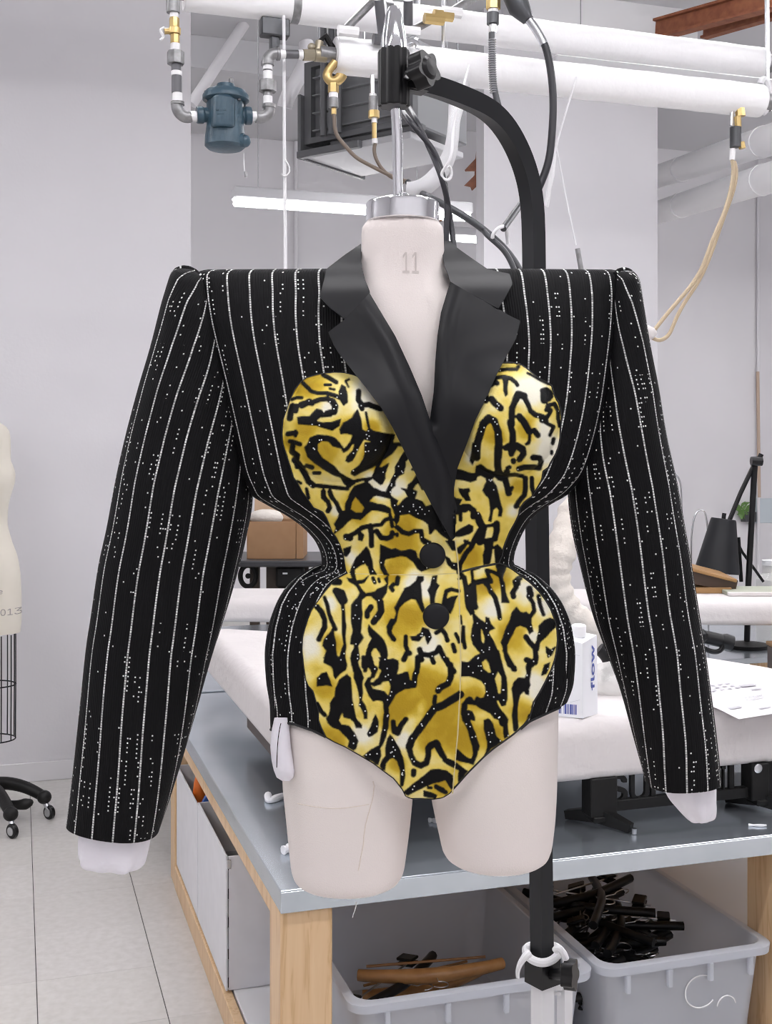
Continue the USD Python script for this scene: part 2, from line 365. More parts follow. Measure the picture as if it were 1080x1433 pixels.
pipe_thing('brace_strut', 'pale diagonal strut rising behind the blue steam trap', 'strut', only(268, 146, BY-2.6), only(342, 33, BY-2.6), .05, 'back_paint')

# lamps: two seen by the form's neck; the rest unseen, lighting the room
def pendant(label, c, half, wid=.16, rot=A1):
    t = thing('pendant_lamp', label, 'pendant lamp', c, group='unseen pendants lighting the room' if 'room' in label else None)
    X, Y, Z = np.array([math.cos(rot), math.sin(rot), 0]), np.array([-math.sin(rot), math.cos(rot), 0]), np.array([0, 0, 1.])
    obj('housing', frame_mesh(cbox((-half, -wid/2, .012), (half, wid/2, .1), .01), c, X, Y, Z), 'white_laminate', t)
    obj('diffuser', frame_mesh(cbox((-half+.01, -wid/2+.012, -.03), (half-.01, wid/2-.012, .011), .02), c, X, Y, Z), 'lamp_glow', t)
    for s in (-.8, .8): obj('cable', rod(c+X*half*s+Z*.1, np.array([*(c+X*half*s)[:2], CEIL-.001]), .003, 6), 'steel', t)
    return t
pa, pb = only(326, 281, 5.9), only(657, 287, 5.9)
pc = (pa+pb)/2; pend = pendant('lit linear pendant lamp hanging behind the neck of the torso form', np.array([pc[0], pc[1], pa[2]]), np.linalg.norm((pb-pa)[:2])/2)
q = only(640, 333, 8.3); pendant('more distant lit pendant, glimpsed just right of the torso neck under the nearer one', q, .55)
for x in (-2.6, .3, 3.2):
    for y in (-3.2, -1.1, 1.0, 3.1):
        if y == 3.1 and x < 3: continue
        pendant('linear pendant of the room, above and outside the frame', W(x, y, 3.9), 1.0, .2)
for x, y, z in ((-3.2, 4.2, 4.6), (-4.4, 4.3, 2.9), (3.0, 4.0, 5.52), (-1., 7.0, 5.52), (4.6, 3.4, 5.52), (6.6, 2.6, 5.52), (7.9, 7.2, 4.2), (7.9, 5.2, 4.2)): pendant('linear pendant of the room, above and outside the frame', W(x, y, z), 1.0, .2)  # unseen lamps added to brighten the back, left and right walls
for x, y in ((-4.5, 1.2), (7., .6)): pendant('linear pendant of the room, above and outside the frame', W(x, y, 3.9), 1.0, .2)

# ================================================================== work table
TX, TY = 2.6, 2.44
table = thing('work_table', 'long work table with galvanised sheet top, maple legs and a white lower shelf', 'table', W(TX/2, TY/2, 0))
obj('table_top', lbox((0, 0, TZ-.004), (TX, TY, TZ), .0015), 'sheet_steel', table)
obj('apron', lbox((0, 0, TZ-.057), (TX, .004, TZ-.0045), .001), 'sheet_steel', table)
obj('apron', lbox((0, .0045, TZ-.057), (.004, TY-.0045, TZ-.0045), .001), 'sheet_steel', table)
obj('apron', lbox((0, TY-.004, TZ-.057), (TX, TY, TZ-.0045), .001), 'sheet_steel', table)
obj('apron', lbox((TX-.004, .0045, TZ-.057), (TX, TY-.0045, TZ-.0045), .001), 'sheet_steel', table)
obj('core_board', lbox((.006, .006, TZ-.04), (TX-.006, TY-.006, TZ-.005)), 'maple', table)
yb = local(only(247, 1255, 0))[1]
# legs: their left faces flush with the table's left side
yl = [.012, 2.05, TY-.15]
for x, y in ((.002, yl[0]), (1.43, .012), (TX-.14, .012), (.002, yl[1]), (1.43, TY-.15), (TX-.14, TY-.15)):
    obj('leg', lbox((x, y, .0), (x+.132, y+.132, TZ-.058), .004), 'maple', table)
obj('side_rail', lbox((.006, .15, TZ-.112), (.04, 2.04, TZ-.042), .002), 'maple', table)
obj('rail_block', lbox((.03, .145, TZ-.13), (.1, .2, TZ-.058), .002), 'maple', table)
obj('base_rail', lbox((.0, .15, .0), (.03, 2.04, .092), .003), 'maple', table)
obj('base_rail', lbox((.14, .03, .0), (1.425, .06, .092), .003), 'maple', table)
obj('lower_shelf', lbox((.034, .15, .078), (TX-.15, TY-.16, .098), .002), 'white_laminate', table)
# white file boxes on the lower shelf
def filebox(label, y0, y1, x0, x1, h, holes=False):
    z0 = .099; t = thing('storage_box', label, 'storage box', W((x0+x1)/2, (y0+y1)/2, z0)); w = .006
    obj('side_panel', lbox((x0, y0, z0), (x0+w, y1, z0+h), .001), 'white_card', t); obj('side_panel', lbox((x1-w, y0, z0), (x1, y1, z0+h), .001), 'white_card', t)
    obj('end_panel', lbox((x0+w+.003, y0+.002, z0), (x1-w-.001, y0+w+.002, z0+h-.002), .001), 'white_card', t); obj('end_panel', lbox((x0+w+.001, y1-w, z0), (x1-w-.001, y1, z0+h), .001), 'white_card', t)
    obj('bottom_panel', lbox((x0+w, y0+w+.003, z0), (x1-w, y1-w, z0+w), .001), 'white_card', t); obj('shade_sheet', lbox((x0+w+.001, y0+w+.004, z0+h*.55), (x1-w-.001, y1-w-.001, z0+h*.56), .001), 'box_shade', t)  # dark sheet stands in for the shade inside the open box
    if holes:
        for z in (.12, .26): obj('finger_hole', lw(rod((x0+.15, y0+.0005, z0+z), (x0+.15, y0+.003, z0+z), .006, 14)), 'black_plastic', t)
        for z in (.03, .12, .22, .31, .4): obj('corner_slot', lbox((x0+w+.0005, y0-.001, z0+z-.02), (x0+w+.0027, y0+.003, z0+z+.012), .0005), 'black_plastic', t)
        obj('corner_clip', lbox((x0+.004, y0-.003, z0+h-.04), (x0+.016, y0+.001, z0+h-.012), .001), 'steel', t)
    return t
filebox('near white file box under the table, with two finger holes in its front', .84, 1.44, .008, .36, .425, True)
filebox('farther white file box under the table, holding orange and blue things', 1.45, 2.035, .008, .36, .41)
oc = local(only(262, 1110, 1.62))
t = thing('cone_spool', 'orange pointed plastic piece sticking out of the farther white box', 'spool', W(.085, 1.72, .33))
obj('body', lathe([(.045, 0), (.04, .08), (.018, .2), (.01, .225)], 24, W(.06, 1.68, .335), E1[0]*.0+0 if False else (-.06, -.05, 1)), 'orange_plastic', t)
t = thing('plastic_disc', 'blue rounded plastic piece in the farther white box', 'disc', W(.12, 1.53, .33))
obj('body', lw(rod((.125, 1.49, .465), (.125, 1.515, .465), .1, 40, [(.95, 0), (1, .1), (1, .9), (.95, 1)])), 'blue_plastic', t)

# frosted bins under the front of the table
def bin_(label, x0, x1, y0, y1, z0, z1):
    t = thing('storage_bin', label, 'plastic bin', W((x0+x1)/2, (y0+y1)/2, z0)); tp = .03
    def ring(z, o, r=.05):
        k = (z-z0)/(z1-z0); i = tp*(1-k)-o
        g = Polygon([(x0+i, y0+i), (x1-i, y0+i), (x1-i, y1-i), (x0+i, y1-i)]).buffer(-r).buffer(r, quad_segs=6); q = np.array(g.exterior.coords)[:-1]
        return np.column_stack([q, np.full(len(q), z)])
    obj('tub', lw(loft([ring(z1-.001, -.002), ring(z1-.06, -.001), ring(z0+.02, 0), ring(z0+.003, -.012), ring(z0+.003, -.02), ring(z0+.006, -.02), ring(z0+.022, -.004), ring(z1-.06, -.005), ring(z1-.001, -.006)], cap=False)), 'bin_plastic', t)
    obj('tub_floor', lw(extrude(ring(z0+.02, -.012)[:, :2], .003, (0, 0, z0+.003))), 'bin_plastic', t)
    obj('rim', lw(loft([ring(z1-.022, .018), ring(z1-.022, .021), ring(z1, .021), ring(z1+.004, .016), ring(z1+.004, -.002), ring(z1, -.004), ring(z1-.003, .016), ring(z1-.022, .018)], cap=False)), 'bin_plastic', t)
    for q in np.linspace(.12, .88, 4):
        x = x0+(x1-x0)*q; obj('rib', lbox((x-.007, y0-.018, z1-.075), (x+.007, y0-.004, z1-.024), .002), 'bin_plastic', t)
    return t
ZR = .40
bl = bin_('left frosted plastic bin under the table front, with wooden hangers lying in it', .20, .845, .02, .76, .099, ZR)
br = bin_('right frosted plastic bin under the table front, heaped with black clip hangers', .90, 1.41, .02, .80, .099, ZR)
# moulded swirl mark on the right bin front
obj('moulded_mark', lw(tube([(1.2+.05*math.cos(a), .026, .29+.045*math.sin(a)) for a in np.linspace(.9, 5.6, 40)], .0022, 6)), 'cap_white', br)
obj('moulded_mark', lw(tube([(1.285+.03*math.cos(a), .03, .235+.03*math.sin(a)) for a in np.linspace(.2, 3., 24)], .0022, 6)), 'cap_white', br)
# hangers
def hanger(name, label, wood, L=.42, group=None):
    t = thing(name, label, 'hanger', (0, 0, 0), group)
    if wood:
        P = curve([(-L/2, .0, -.05), (-L/3, 0, -.025), (0, 0, 0), (L/3, 0, -.025), (L/2, 0, -.05)], 30)
        s = np.linspace(-1, 1, 30); obj('arm', tube(P, .022-.006*np.abs(s), 12), 'hanger_wood', t, smooth=50)
        obj('bar', tube([(-L*.42, 0, -.11), (L*.42, 0, -.11)], .004, 8), 'hanger_wood', t)
    else:
        P = curve([(-L/2, .0, -.03), (-L/4, 0, -.012), (0, 0, 0), (L/4, 0, -.012), (L/2, 0, -.03)], 24); obj('arm', tube(P, .014, 8), 'black_plastic', t, smooth=50)
        obj('bar', tube([(-L*.45, 0, -.07), (L*.45, 0, -.07)], .0028, 8), 'steel', t)
        for s in (-1, 1): obj('clip', join(cbox((s*L*.36-.02, -.012, -.11), (s*L*.36+.02, -.003, -.055)), cbox((s*L*.36-.02, .003, -.11), (s*L*.36+.02, .012, -.055))), 'black_plastic', t)
    H = [(0, 0, .01), (0, 0, .04)]+[(.022*math.cos(a)-.0, 0, .066+.022*math.sin(a)) for a in np.linspace(-1.5, 2.6, 16)]
    obj('hook', tube(smooth_curve(H, 40), .0018, 8), 'steel', t); return t
hw = hanger('wooden_hanger', 'wooden hanger lying in the left frosted bin, nearest its front wall', True)
def place(prim, l, rz, rx=0., ry=0.):
    x = UsdGeom.Xformable(prim); x.ClearXformOpOrder(); x.AddTranslateOp(opSuffix='p').Set(Gf.Vec3d(*map(float, W(*l)))); x.AddRotateZOp(opSuffix='p').Set(math.degrees(A1)+rz); x.AddRotateXOp(opSuffix='p').Set(rx)
    if ry: x.AddRotateYOp(opSuffix='p').Set(ry)
place(hw, (.52, .16, .285), 4, 84)
def hcopy(src, label, l, rz, rx, ry=0, group=None): return copy_of(src, W(*l), math.degrees(A1)+rz, label, group, (rx, ry))
hcopy(hw, 'wooden hanger in the left frosted bin, second from the front, slightly turned', (.50, .27, .325), -7, 86)
hcopy(hw, 'wooden hanger deepest in the left frosted bin, under the other two', (.54, .38, .24), 10, 88)
hb = hanger('clip_hanger', 'black clip hanger heaped in the right frosted bin', False, group='black clip hangers heaped in the right bin'); place(hb, (1.1, .16, .24), -5, 82)
R2 = np.random.default_rng(11)
for i in range(24):
    rz_ = R2.uniform(18, 70)*(1 if i % 3 else -1); l = (1.12+R2.uniform(-.05, .06), .27+.011*i+R2.uniform(-.03, .03), .185+.0085*i+R2.uniform(0, .012)); hcopy(hb, 'black clip hanger heaped in the right frosted bin', l, rz_, R2.uniform(70, 100), R2.uniform(-5, 5), 'black clip hangers heaped in the right bin')
hd_ = copy_of(hb, W(.42, .3, .30), math.degrees(A1)+40, 'black clip hanger mixed among the wooden ones in the left frosted bin', None, (84, 0))
# ================================================================== the jacket and the dress form it hangs on
FD = FX/1000.0                       # the form's mid plane: one pixel of the photograph is one millimetre there
def mm(x, vm, d):                    # millimetres right of the axis, pixel row on the mid plane, millimetres towards the eye
    x, vm, d = np.broadcast_arrays(np.asarray(x, float), np.asarray(vm, float), np.asarray(d, float))
    return np.stack([x/1000, FD-d/1000, EYE-(vm-640)/1000], -1)
TB = np.array([  # row, left, right, front depth, back depth, exponent
 (377,290,856,1,1,2.5),(380,279,866,26,26,2.5),(388,273,871,42,42,2.5),(410,275,872,60,60,2.5),(450,283,868,78,72,2.6),(500,297,860,92,80,2.7),
 (560,313,850,102,86,2.7),(620,327,836,108,90,2.6),(660,336,822,106,90,2.5),(680,345,806,104,88,2.5),(692,352,792,102,86,2.5),(706,374,768,100,84,2.4),
 (720,400,748,97,82,2.4),(740,427,733,93,80,2.4),(760,443,724,90,76,2.3),(776,449,719,88,74,2.3),(786,450,718,87,73,2.3),(794,446,724,90,76,2.3),
 (802,424,746,96,80,2.3),(812,409,760,102,84,2.3),(830,394,777,110,90,2.3),(850,384,789,116,94,2.3),(880,375,799,121,98,2.3),(915,371,803,124,100,2.3),
 (950,373,801,124,100,2.3),(985,378,790,120,98,2.3),(1020,379,784,114,94,2.3),(1130,384,779,95,86,2.3)], float)
_vv = np.arange(376, 1131, .5); TBI = [PchipInterpolator(TB[:, 0], TB[:, k])(np.clip(_vv, 377, 1130)) for k in range(1, 6)]
def tb(vm): return [np.interp(vm, _vv, c) for c in TBI]
CUPS = [(-63.6, 600.7, 71, 71), (160.5, 591, 68, 74.5)]
def front(x, vm, cups=1.0):
    L, R, af, ab, n = tb(vm); c, w = (L+R)/2-540, (R-L)/2
    t = np.clip(np.abs((x-c)/w), 0, 1); d = af*(1-t**n)**(1/n)
    for cx, cv, rx, ry in CUPS:
        r = np.sqrt(((x-cx)/rx)**2+((vm-cv)/ry)**2)
        d = np.maximum(d, d+cups*50*np.clip(1-r**2.2, 0, 1)**.62*np.clip((d+8)/60, 0, 1))
    return d
def cast(u, v, fun=front, hi=230.):
    """Depth at which the ray through a pixel meets a surface given as depth over (x, row)."""
    u, v = np.asarray(u, float), np.asarray(v, float); D = np.full(u.shape, hi); done = np.zeros(u.shape, bool)
    lo_, hi_ = np.zeros(u.shape), np.full(u.shape, hi)
    for d in np.arange(hi, -1, -5.):
        s = 1-d/FX; hit = (fun((u-540)*s, 640+(v-640)*s) >= d) & ~done
        lo_[hit] = d; hi_[hit] = d+5; done |= hit
    for _ in range(9):
        m_ = (lo_+hi_)/2; s = 1-m_/FX; g = fun((u-540)*s, 640+(v-640)*s) >= m_
        lo_, hi_ = np.where(g, m_, lo_), np.where(g, hi_, m_)
    return np.where(done, lo_, 0.)
def on(u, v, d):                      # point of the pixel's ray at depth d
    s = 1-np.asarray(d, float)/FX; return mm((np.asarray(u)-540)*s, 640+(np.asarray(v)-640)*s, d)
def pl(s): return [tuple(map(float, q.split(','))) for q in s.split()]

# ---- the printed panel: outline and every dark motif drawn as shapes (crop units of 1.2963 mm)
UP = pl('396.5,588 395,607 396,620 400,633 405.5,650 411,668 417,676 424,689 433,701 439,710 446,713 452,716 457,724 461,733 465,744 471,752 476,762 480,773 482,784 484,797 487,803 560,805 600,805 641,802 662,796 680,792 697,789 702,778 704,767 708,756 713,744 721,730 726,720 727,711 734,702 744,695 749,687 758,672 760,659 767,655 770,648 777,636 781,626 783.5,614 784,599 785.5,584 783.5,571 781,562 776,556 774,548 772,540 764,535 754,530 743,521 737,516 728,510 715,507.5 702,507.5 690,510 685,545 662,592 646,630 634,668 634,740 622,745 600,690 580,640 560,600 543,566 527,552 520,548 513,540 504,529 494,525 481,522 468,521.5 455,522.5 442,525 429,529 421,535 413,545 407,558 402,572')
LOW = pl('487,802 472,810 464,817 455,828 446,840 441,847 436,854 431,867 427,880 424,891 423,910 425,930 428,951 432,960 438.5,967 442,980 446,993 446,1007 450,1018 456.7,1031.5 468,1038 482.6,1044.5 494,1051 506,1058 521.5,1067 536,1078 551,1089 563,1104 568,1114 575,1117 590,1117 605,1118 619,1116 628.5,1110 639,1099 654,1082 667,1069 678,1058 691,1047 704,1038 717,1028.5 725,1021.5 733,1014 741,1003 744,993 746,983 751,975 756,967 764,951.5 770.5,938.5 776,923 778,913 780,896 779,881 776,868 770,852 763,840 754,828 741,815 730,807 715,796 706,791 697,788 680,791 662,795 641,801 600,804')
ORG = dict(A=(390,510),B=(390,640),C=(510,620),D=(650,500),E=(630,620),F=(470,700),G=(590,700),J=(410,800),H=(530,800),I=(650,790),K=(410,920),M=(530,920),L=(650,910),N=(480,1000),O=(600,1000))
INK = {  # p = filled shape, h = light hole, a number = stroke of that width
'A': '3.5 26,20 35,29 42,31 52,31 62,34 68,37|p 68,22 72,24 74,33 74,41 70,44 66,38 65,29|4 48,11 55,15 62,19|2 50,22 56,22|1.6 55,26 60,27|1.6 76,16 72,18 75,24|2.6 14,38 19,36 25,36|5 24,43 31,41 36,42|4.5 36,41 44,38 52,37 58,40|6 58,40 61,45 60,51 52,53|6 25,44 33,40|6 15,45 13,50 12,58|5 19,45 18,50|p 20,57 27,56 33,56 41,48 46,49 50,54 60,51 57,56 45,57 40,61 48,63 58,62 67,59 65,66 58,71 51,69 41,66 30,65 21,64|5 10,75 18,74|3 18,72 18,77|4 12,83 17,84 23,86|5 15,88 14,94 20,98 19,104 20,110|p 34,79 42,76 52,77 60,79 66,85 70,91 66,90 58,88 54,83 46,82 42,86 42,93 47,101 54,106 60,110 66,117 72,121 80,125 82,129 74,132 70,128 67,122 60,120 50,114 40,107 31,100 28,90 32,84|p 85,49 89,60 90,70 95,73 97,68 102,72 112,74 125,76 122,88 115,94 112,99 108,97 100,97 101,84 97,82 92,81 88,87 83,97 79,104 75,106 72,104 74,99 80,93 82,86 79,86 74,93 70,95 68,92 72,90 77,84 80,76 73,74 67,75 66,70 70,63 79,58 82,53|p 93,84 100,85 100,97 108,97 112,99 109,105 100,112 90,116 82,120 78,118 79,115 86,110 91,103 93,95|5 86,29 86,38 90,44 97,43 104,46 110,48|4 88,44 90,48|1.6 94,52 96,62 98,72',
'B': '6 17,3 23,9 28,17 32,26 37,30|3.5 36,30 46,31 56,32 64,33 74,34|4 30,9 36,11|3 38,17 44,17|2.6 74,33 82,26 90,24 96,24|3 30,34 32,44|2 20,26 24,28|4.5 48,37 48,43 53,48 55,54 53,58|4 55,37 57,43 62,49 66,58|p 82,31 90,28 96,27 102,33 108,36 115,40 108,40 100,43 97,46 98,49 108,52 108,57 100,57 94,62 88,67 79,66 74,70 69,75 64,79 60,82 62,76 60,72 64,65 66,59 72,58 72,50 75,44 77,38|h 83,42 87,47 93,54 90,60 83,60 77,56 79,48|4 74,86 82,82 90,76 98,74|p 83,80 88,80 92,84 90,90 86,89 86,83|5 99,74 100,86 100,95|6 73,86 77,87|p 70,99 78,96 77,102 73,107 70,106',
'C': 'p 0,0 42,0 44,6 52,18 57,32 60,43 66,50 72,62 77,66 82,75 86,85 92,97 95,104 90,104 82,98 76,92 72,98 70,98 69,88 63,83 55,80 48,76 38,78 37,84 34,88 32,82 30,72 28,76 20,74 12,72 4,72 0,72|h 8,1 16,2 27,0 29,3 22,9 17,13 13,10 7,11|h 0,30 8,25 14,18 13,24 11,30 8,37 0,38|h 15,27 20,18 30,11 36,3 42,3 44,8 40,14 36,21 33,26 33,32 29,40 25,49 23,53 18,52 12,49 8,49 2,42 9,38 12,41 17,45 19,44 22,38 22,33 26,22 20,26|h 48,16 52,22 53,26 50,29 56,30 57,33 52,41 47,45 46,50 40,49 44,52 47,58 42,61 37,67 34,68 36,62 31,59 28,56 29,50 33,46 33,41 37,35 42,33 44,25 44,20|h 58,43 62,50 66,50 70,58 74,65 71,67 66,69 62,63 54,60 56,56 57,52 52,50 55,45|h 11,56 20,58 28,60 29,67 31,72 33,78 31,84 29,78 28,71 22,67 14,66 4,63|4.5 48,31 48,34|3.5 10,89 18,88 22,83 28,81|3 28,78 30,90|5 13,95 18,102 24,103 29,101 30,97|4 35,91 41,96 48,98 54,95 61,95 62,102|4 34,83 36,79|2.6 35,98 35,100|4 65,107 70,108',
'E': 'p 24,0 33,0 32,10 30,19 26,18 24,24 21,19 23,10|7 52,0 51,12 51,24 52,32|p 0,28 12,29 20,32 27,33 28,25 33,23 40,28 47,31 54,26 57,33 60,35 56,36 55,41 51,40 48,36 45,39 50,47 52,56 54,64 56,72 55,79 52,79 53,72 50,69 46,72 45,79 44,85 41,84 43,76 43,70 42,60 38,56 35,51 37,46 39,42 38,38 33,35 29,36 28,40 22,42 14,40 7,39 0,38|3.5 60,35 70,34 78,36|5 74,28 80,26 90,26 96,27 98,20 96,16 89,16|5 68,19 68,20|4 62,27 64,26|4 60,31 62,31|2.6 74,17 74,19|6 60,5 66,2 72,3 78,6 79,12 75,17|5 65,9 66,12|2 82,1 85,0|6 59,38 61,46 63,54|2.6 64,53 67,48|5 81,38 81,50 80,56 74,63 71,68|4 88,38 88,48 90,55|p 9,49 14,50 20,49 21,52 19,54 22,62 17,62 11,55|p 0,39 4,44 4,48 0,52|p 0,55 6,60 12,61 10,66 5,71 0,74|6 0,72 8,74 14,69 20,69 25,73 25,79|3 11,76 11,83|7 13,71 16,71|4 4,74 4,86|p 5,97 12,92 20,88 24,90 24,95 20,98 10,101 5,101|7 29,78 32,86 36,92|3 36,90 44,89 51,86|6 50,87 50,95 48,103|8 35,92 34,98 32,106|4 40,105 48,104|4 27,103 24,108|3 16,106 20,108|p 106,44 98,46 92,52 88,57 80,63 75,70 74,77 80,74 100,60',
'D': '3 37,14 46,13 56,13 58,10|3.6 33,22 43,21 50,23 55,27 57,30|p 41,23 47,24 46,32 46,40 44,42 42,36 42,28|5 26,31 33,27 35,28|4 30,24 33,22|5 23,42 23,47|6.5 29,45 33,50 39,55|7.5 13,108 13,95 17,82 20,72 26,66 32,69 36,80 37,95 36,108|6 52,100 52,90 52,82 50,75 51,65 51,55 55,46|7 55,46 58,40 64,42|4.6 64,42 68,50 71,58 76,62 84,64 88,69|8 50,70 50,72|p 47,93 55,92 60,96 65,101 63,106 60,108 61,103 56,99 53,105 48,105 49,100 45,98|7 59,64 64,70 70,80|2.6 70,84 70,90 68,93|5.5 75,79 79,84|5 84,36 88,35 92,38 93,42|8 86,37 86,46|5 91,45 88,46|3.6 88,57 90,52 97,50 101,58 101,66 103,74|3.6 85,64 88,66 92,60 93,57|3 86,70 90,72 96,75 92,84|6 84,66 84,68|3 96,88 95,93|3 94,102 94,104|3 74,107 82,108|2 68,17 74,20 82,25 90,29',
'F': 'p 33,50 36,55 39,65 40,74 44,80 37,80 35,72 32,68 26,70 20,75 21,82 22,87 30,86 35,82 30,89 24,90 27,96 32,101 38,100 42,99 45,96 52,93 55,90 52,85 56,82 56,90 54,100 50,106 43,108 38,103 33,103 27,108 22,108 26,100 22,93 18,90 14,88 12,84 18,85 15,78 17,72 22,62 28,56|p 48,48 53,50 60,53 64,52 70,55 80,53 86,55 88,62 92,65 98,64 106,70 100,74 92,77 88,74 84,67 76,61 70,60 60,62 53,64 52,70 55,78 57,81 52,80 48,74 47,66 48,58|3 40,84 42,89|2.6 46,85 47,88|4.5 67,84 66,90|3.5 62,91 59,94 61,97|5 94,43 99,46|5 0,86 4,88|7 0,98 6,100 9,108',
'G': 'p 26,44 36,44 37,54 33,54|p 38,52 45,47 50,43 50,46 46,52 41,58 38,56|4.5 62,33 57,42 54,50 48,57 44,64 41,70 40,78|p 67,44 77,44 76,56 74,66 73,69 67,70 66,60 68,52|p 78,50 82,48 86,52 90,58 92,70 87,84 82,78 80,70 79,60|p 25,60 30,63 32,67 38,68 38,76 33,74 28,69|p 37,68 44,66 43,74 43,79 38,78|2 54,75 55,86|2 54,75 62,73|5 52,94 58,89 66,87 74,86|4 70,76 73,84 75,88|3.5 72,76 78,78 85,82 87,92 88,104|4.6 56,88 57,108|3.5 42,80 47,88 48,100 49,108|2 40,85 45,84|5 106,84 101,88 102,94 98,100 99,104|2.6 66,88 71,93 74,100 78,104',
'J': '5 26,38 31,44 34,52 34,60 31,66 28,73|3.5 34,28 37,36 39,46 42,54 46,62|p 44,18 49,20 55,21 57,30 55,37 56,48 57,58 56,70 57,82 56,92 58,102 56,106 51,108 44,106 40,100 37,100 33,98 34,92 36,85 32,80 33,74 37,69 41,65 43,61 44,68 46,76 46,84 47,90 50,93 52,86 55,78 53,66 53,54 53,42 52,36 49,32 45,25|5 44,12 50,12|p 72,26 74,24 78,24 74,30 74,36 75,46 74,56 73,66 76,71 73,76 70,80 71,88 72,94 70,97 71,102 74,108 65,108 64,100 62,94 63,88 66,82 66,79 62,78 63,70 65,64 63,54 63,44 63,36 66,32|5.5 80,48 80,44 84,38|6.5 94,33 95,42 92,48 87,54|p 82,57 85,62 92,68 98,74 101,82 102,90 101,95 108,94 113,96 114,100 108,108 98,108 93,104 93,97 95,93 94,88 90,82 87,82 84,87 84,95 86,101 90,103 89,107 84,106 81,102 79,108 76,108 76,100 78,92 80,84 82,78 85,72 82,68 81,62|4 107,53 103,60 105,68 109,73',
'H': 'p 42,5 48,5 48,9 45,12 46,22 47,32 50,42 47,44 44,38 40,30 35,29 28,33 22,39 20,45 19,53 15,59 13,65 16,73 14,74 9,66 9,58 16,53 19,45 17,39 22,30 28,18 34,15 40,10|p 58,5 63,4 62,12 65,15 62,20 60,30 60,36 56,36 55,26 53,20 56,15|3.5 70,36 71,28 73,21 78,19 86,21|p 72,30 79,27 85,26 82,32 80,40 77,45 73,42 70,36|p 84,0 90,1 94,6 96,16 97,26 100,36 103,44 99,47 95,40 93,32 92,20 90,8|p 47,60 54,62 57,71 53,78 51,74 50,68 47,70 43,75 36,74 34,70 40,70 45,66|4 62,66 68,62 72,68 74,74|4 29,70 29,80 32,88|5 31,88 33,88|5 30,88 27,95|3 83,67 87,76|4 80,79 82,86|2 88,48 89,56|3.6 91,60 91,72 93,82|5 44,84 46,89 54,90 62,87 65,82 70,92 77,102 81,108|4 56,90 59,98|5 46,95 42,94 41,108',
'I': '4 0,14 2,26 4,38 8,50|p 9,52 14,57 19,61 23,64 23,57 26,58 28,64 33,69 27,71 26,74 31,82 35,91 38,100 40,108 30,108 26,104 24,100 19,102 18,104 10,108 0,108 6,104 11,99 18,96 14,92 9,86 7,78 8,70 10,62 9,56|h 17,67 20,72 22,80 21,86 18,83 17,75|p 40,14 43,20 44,30 48,41 40,41 40,32 39,22|4 24,20 28,28 33,36 36,46 38,58|5 8,26 9,36 12,46|p 57,13 60,18 60,22 56,24 55,30 54,35 51,35 52,31 53,22 54,16|6 70,26 71,33|3.6 69,34 74,42 75,50 71,56|3.6 80,34 81,42 85,54|p 56,46 60,51 64,52 66,51 72,56 72,64 74,72 70,75 67,68 60,66 55,68 52,75 48,82 46,87 46,95 48,104 51,112 47,110 43,100 42,92 39,84 42,78 45,68 49,60 51,52|5 66,78 70,84 76,90 77,100 76,106|4 79,84 78,92|p 80,72 80,66 86,60 92,58 100,60 98,68 92,73 88,78 83,82 79,86 78,80|p 88,89 93,92 98,89 94,98 91,100 88,95|5 67,103 74,106',
'K': 'p 33,0 56,0 58,8 57,13 50,18 46,23 44,20 43,10 38,8|p 62,0 70,0 70,8 74,16 76,22 74,28 75,38 74,46 78,52 80,60 80,66 77,66 76,60 73,54 71,52 72,46 71,38 69,30 66,22 66,14 63,8|p 26,31 26,22 31,17 36,16 39,22 42,31 36,30|p 58,18 62,22 63,34 64,46 66,58 68,66 74,73 74,76 68,76 66,70 62,66 55,64 54,58 51,62 49,68 52,73 60,74 66,81 70,90 68,98 65,100 59,97 61,90 56,84 50,78 42,75 38,71 36,66 39,62 40,56 40,49 45,42 46,33 50,24|4 26,50 30,58 34,62|p 89,62 92,70 91,80 86,84 82,86 80,83 84,75 87,66|4 76,0 76,10|4 83,0 86,10 89,12 86,20',
'M': 'p 0,0 8,0 10,3 16,2 21,5 21,12 19,19 28,16 31,16 33,24 38,28 40,28 40,32 34,33 28,34 22,37 18,40 14,47 10,54 11,64 10,76 7,86 3,95 0,99 2,85 5,72 6,60 5,50 4,47 -2,46 -6,47 -10,42 -13,35 -15,29 -12,22 -7,20 -9,12 -11,8 -11,0 -6,8 -3,11 -5,20 -9,24 -10,28 -5,27 -4,29 -5,26 0,22 4,12 3,6|h -10,27 -5,31 2,29 4,26 11,25 13,31 12,38 10,42 6,37 0,35 -7,34|5 42,0 42,10 39,20 38,30|5 73,2 75,8|6 77,8 78,20 75,28 66,33 64,36|3.6 61,42 60,49|7.5 88,40 80,45 70,51 60,55|7 60,55 52,66 44,77 36,88 33,97',
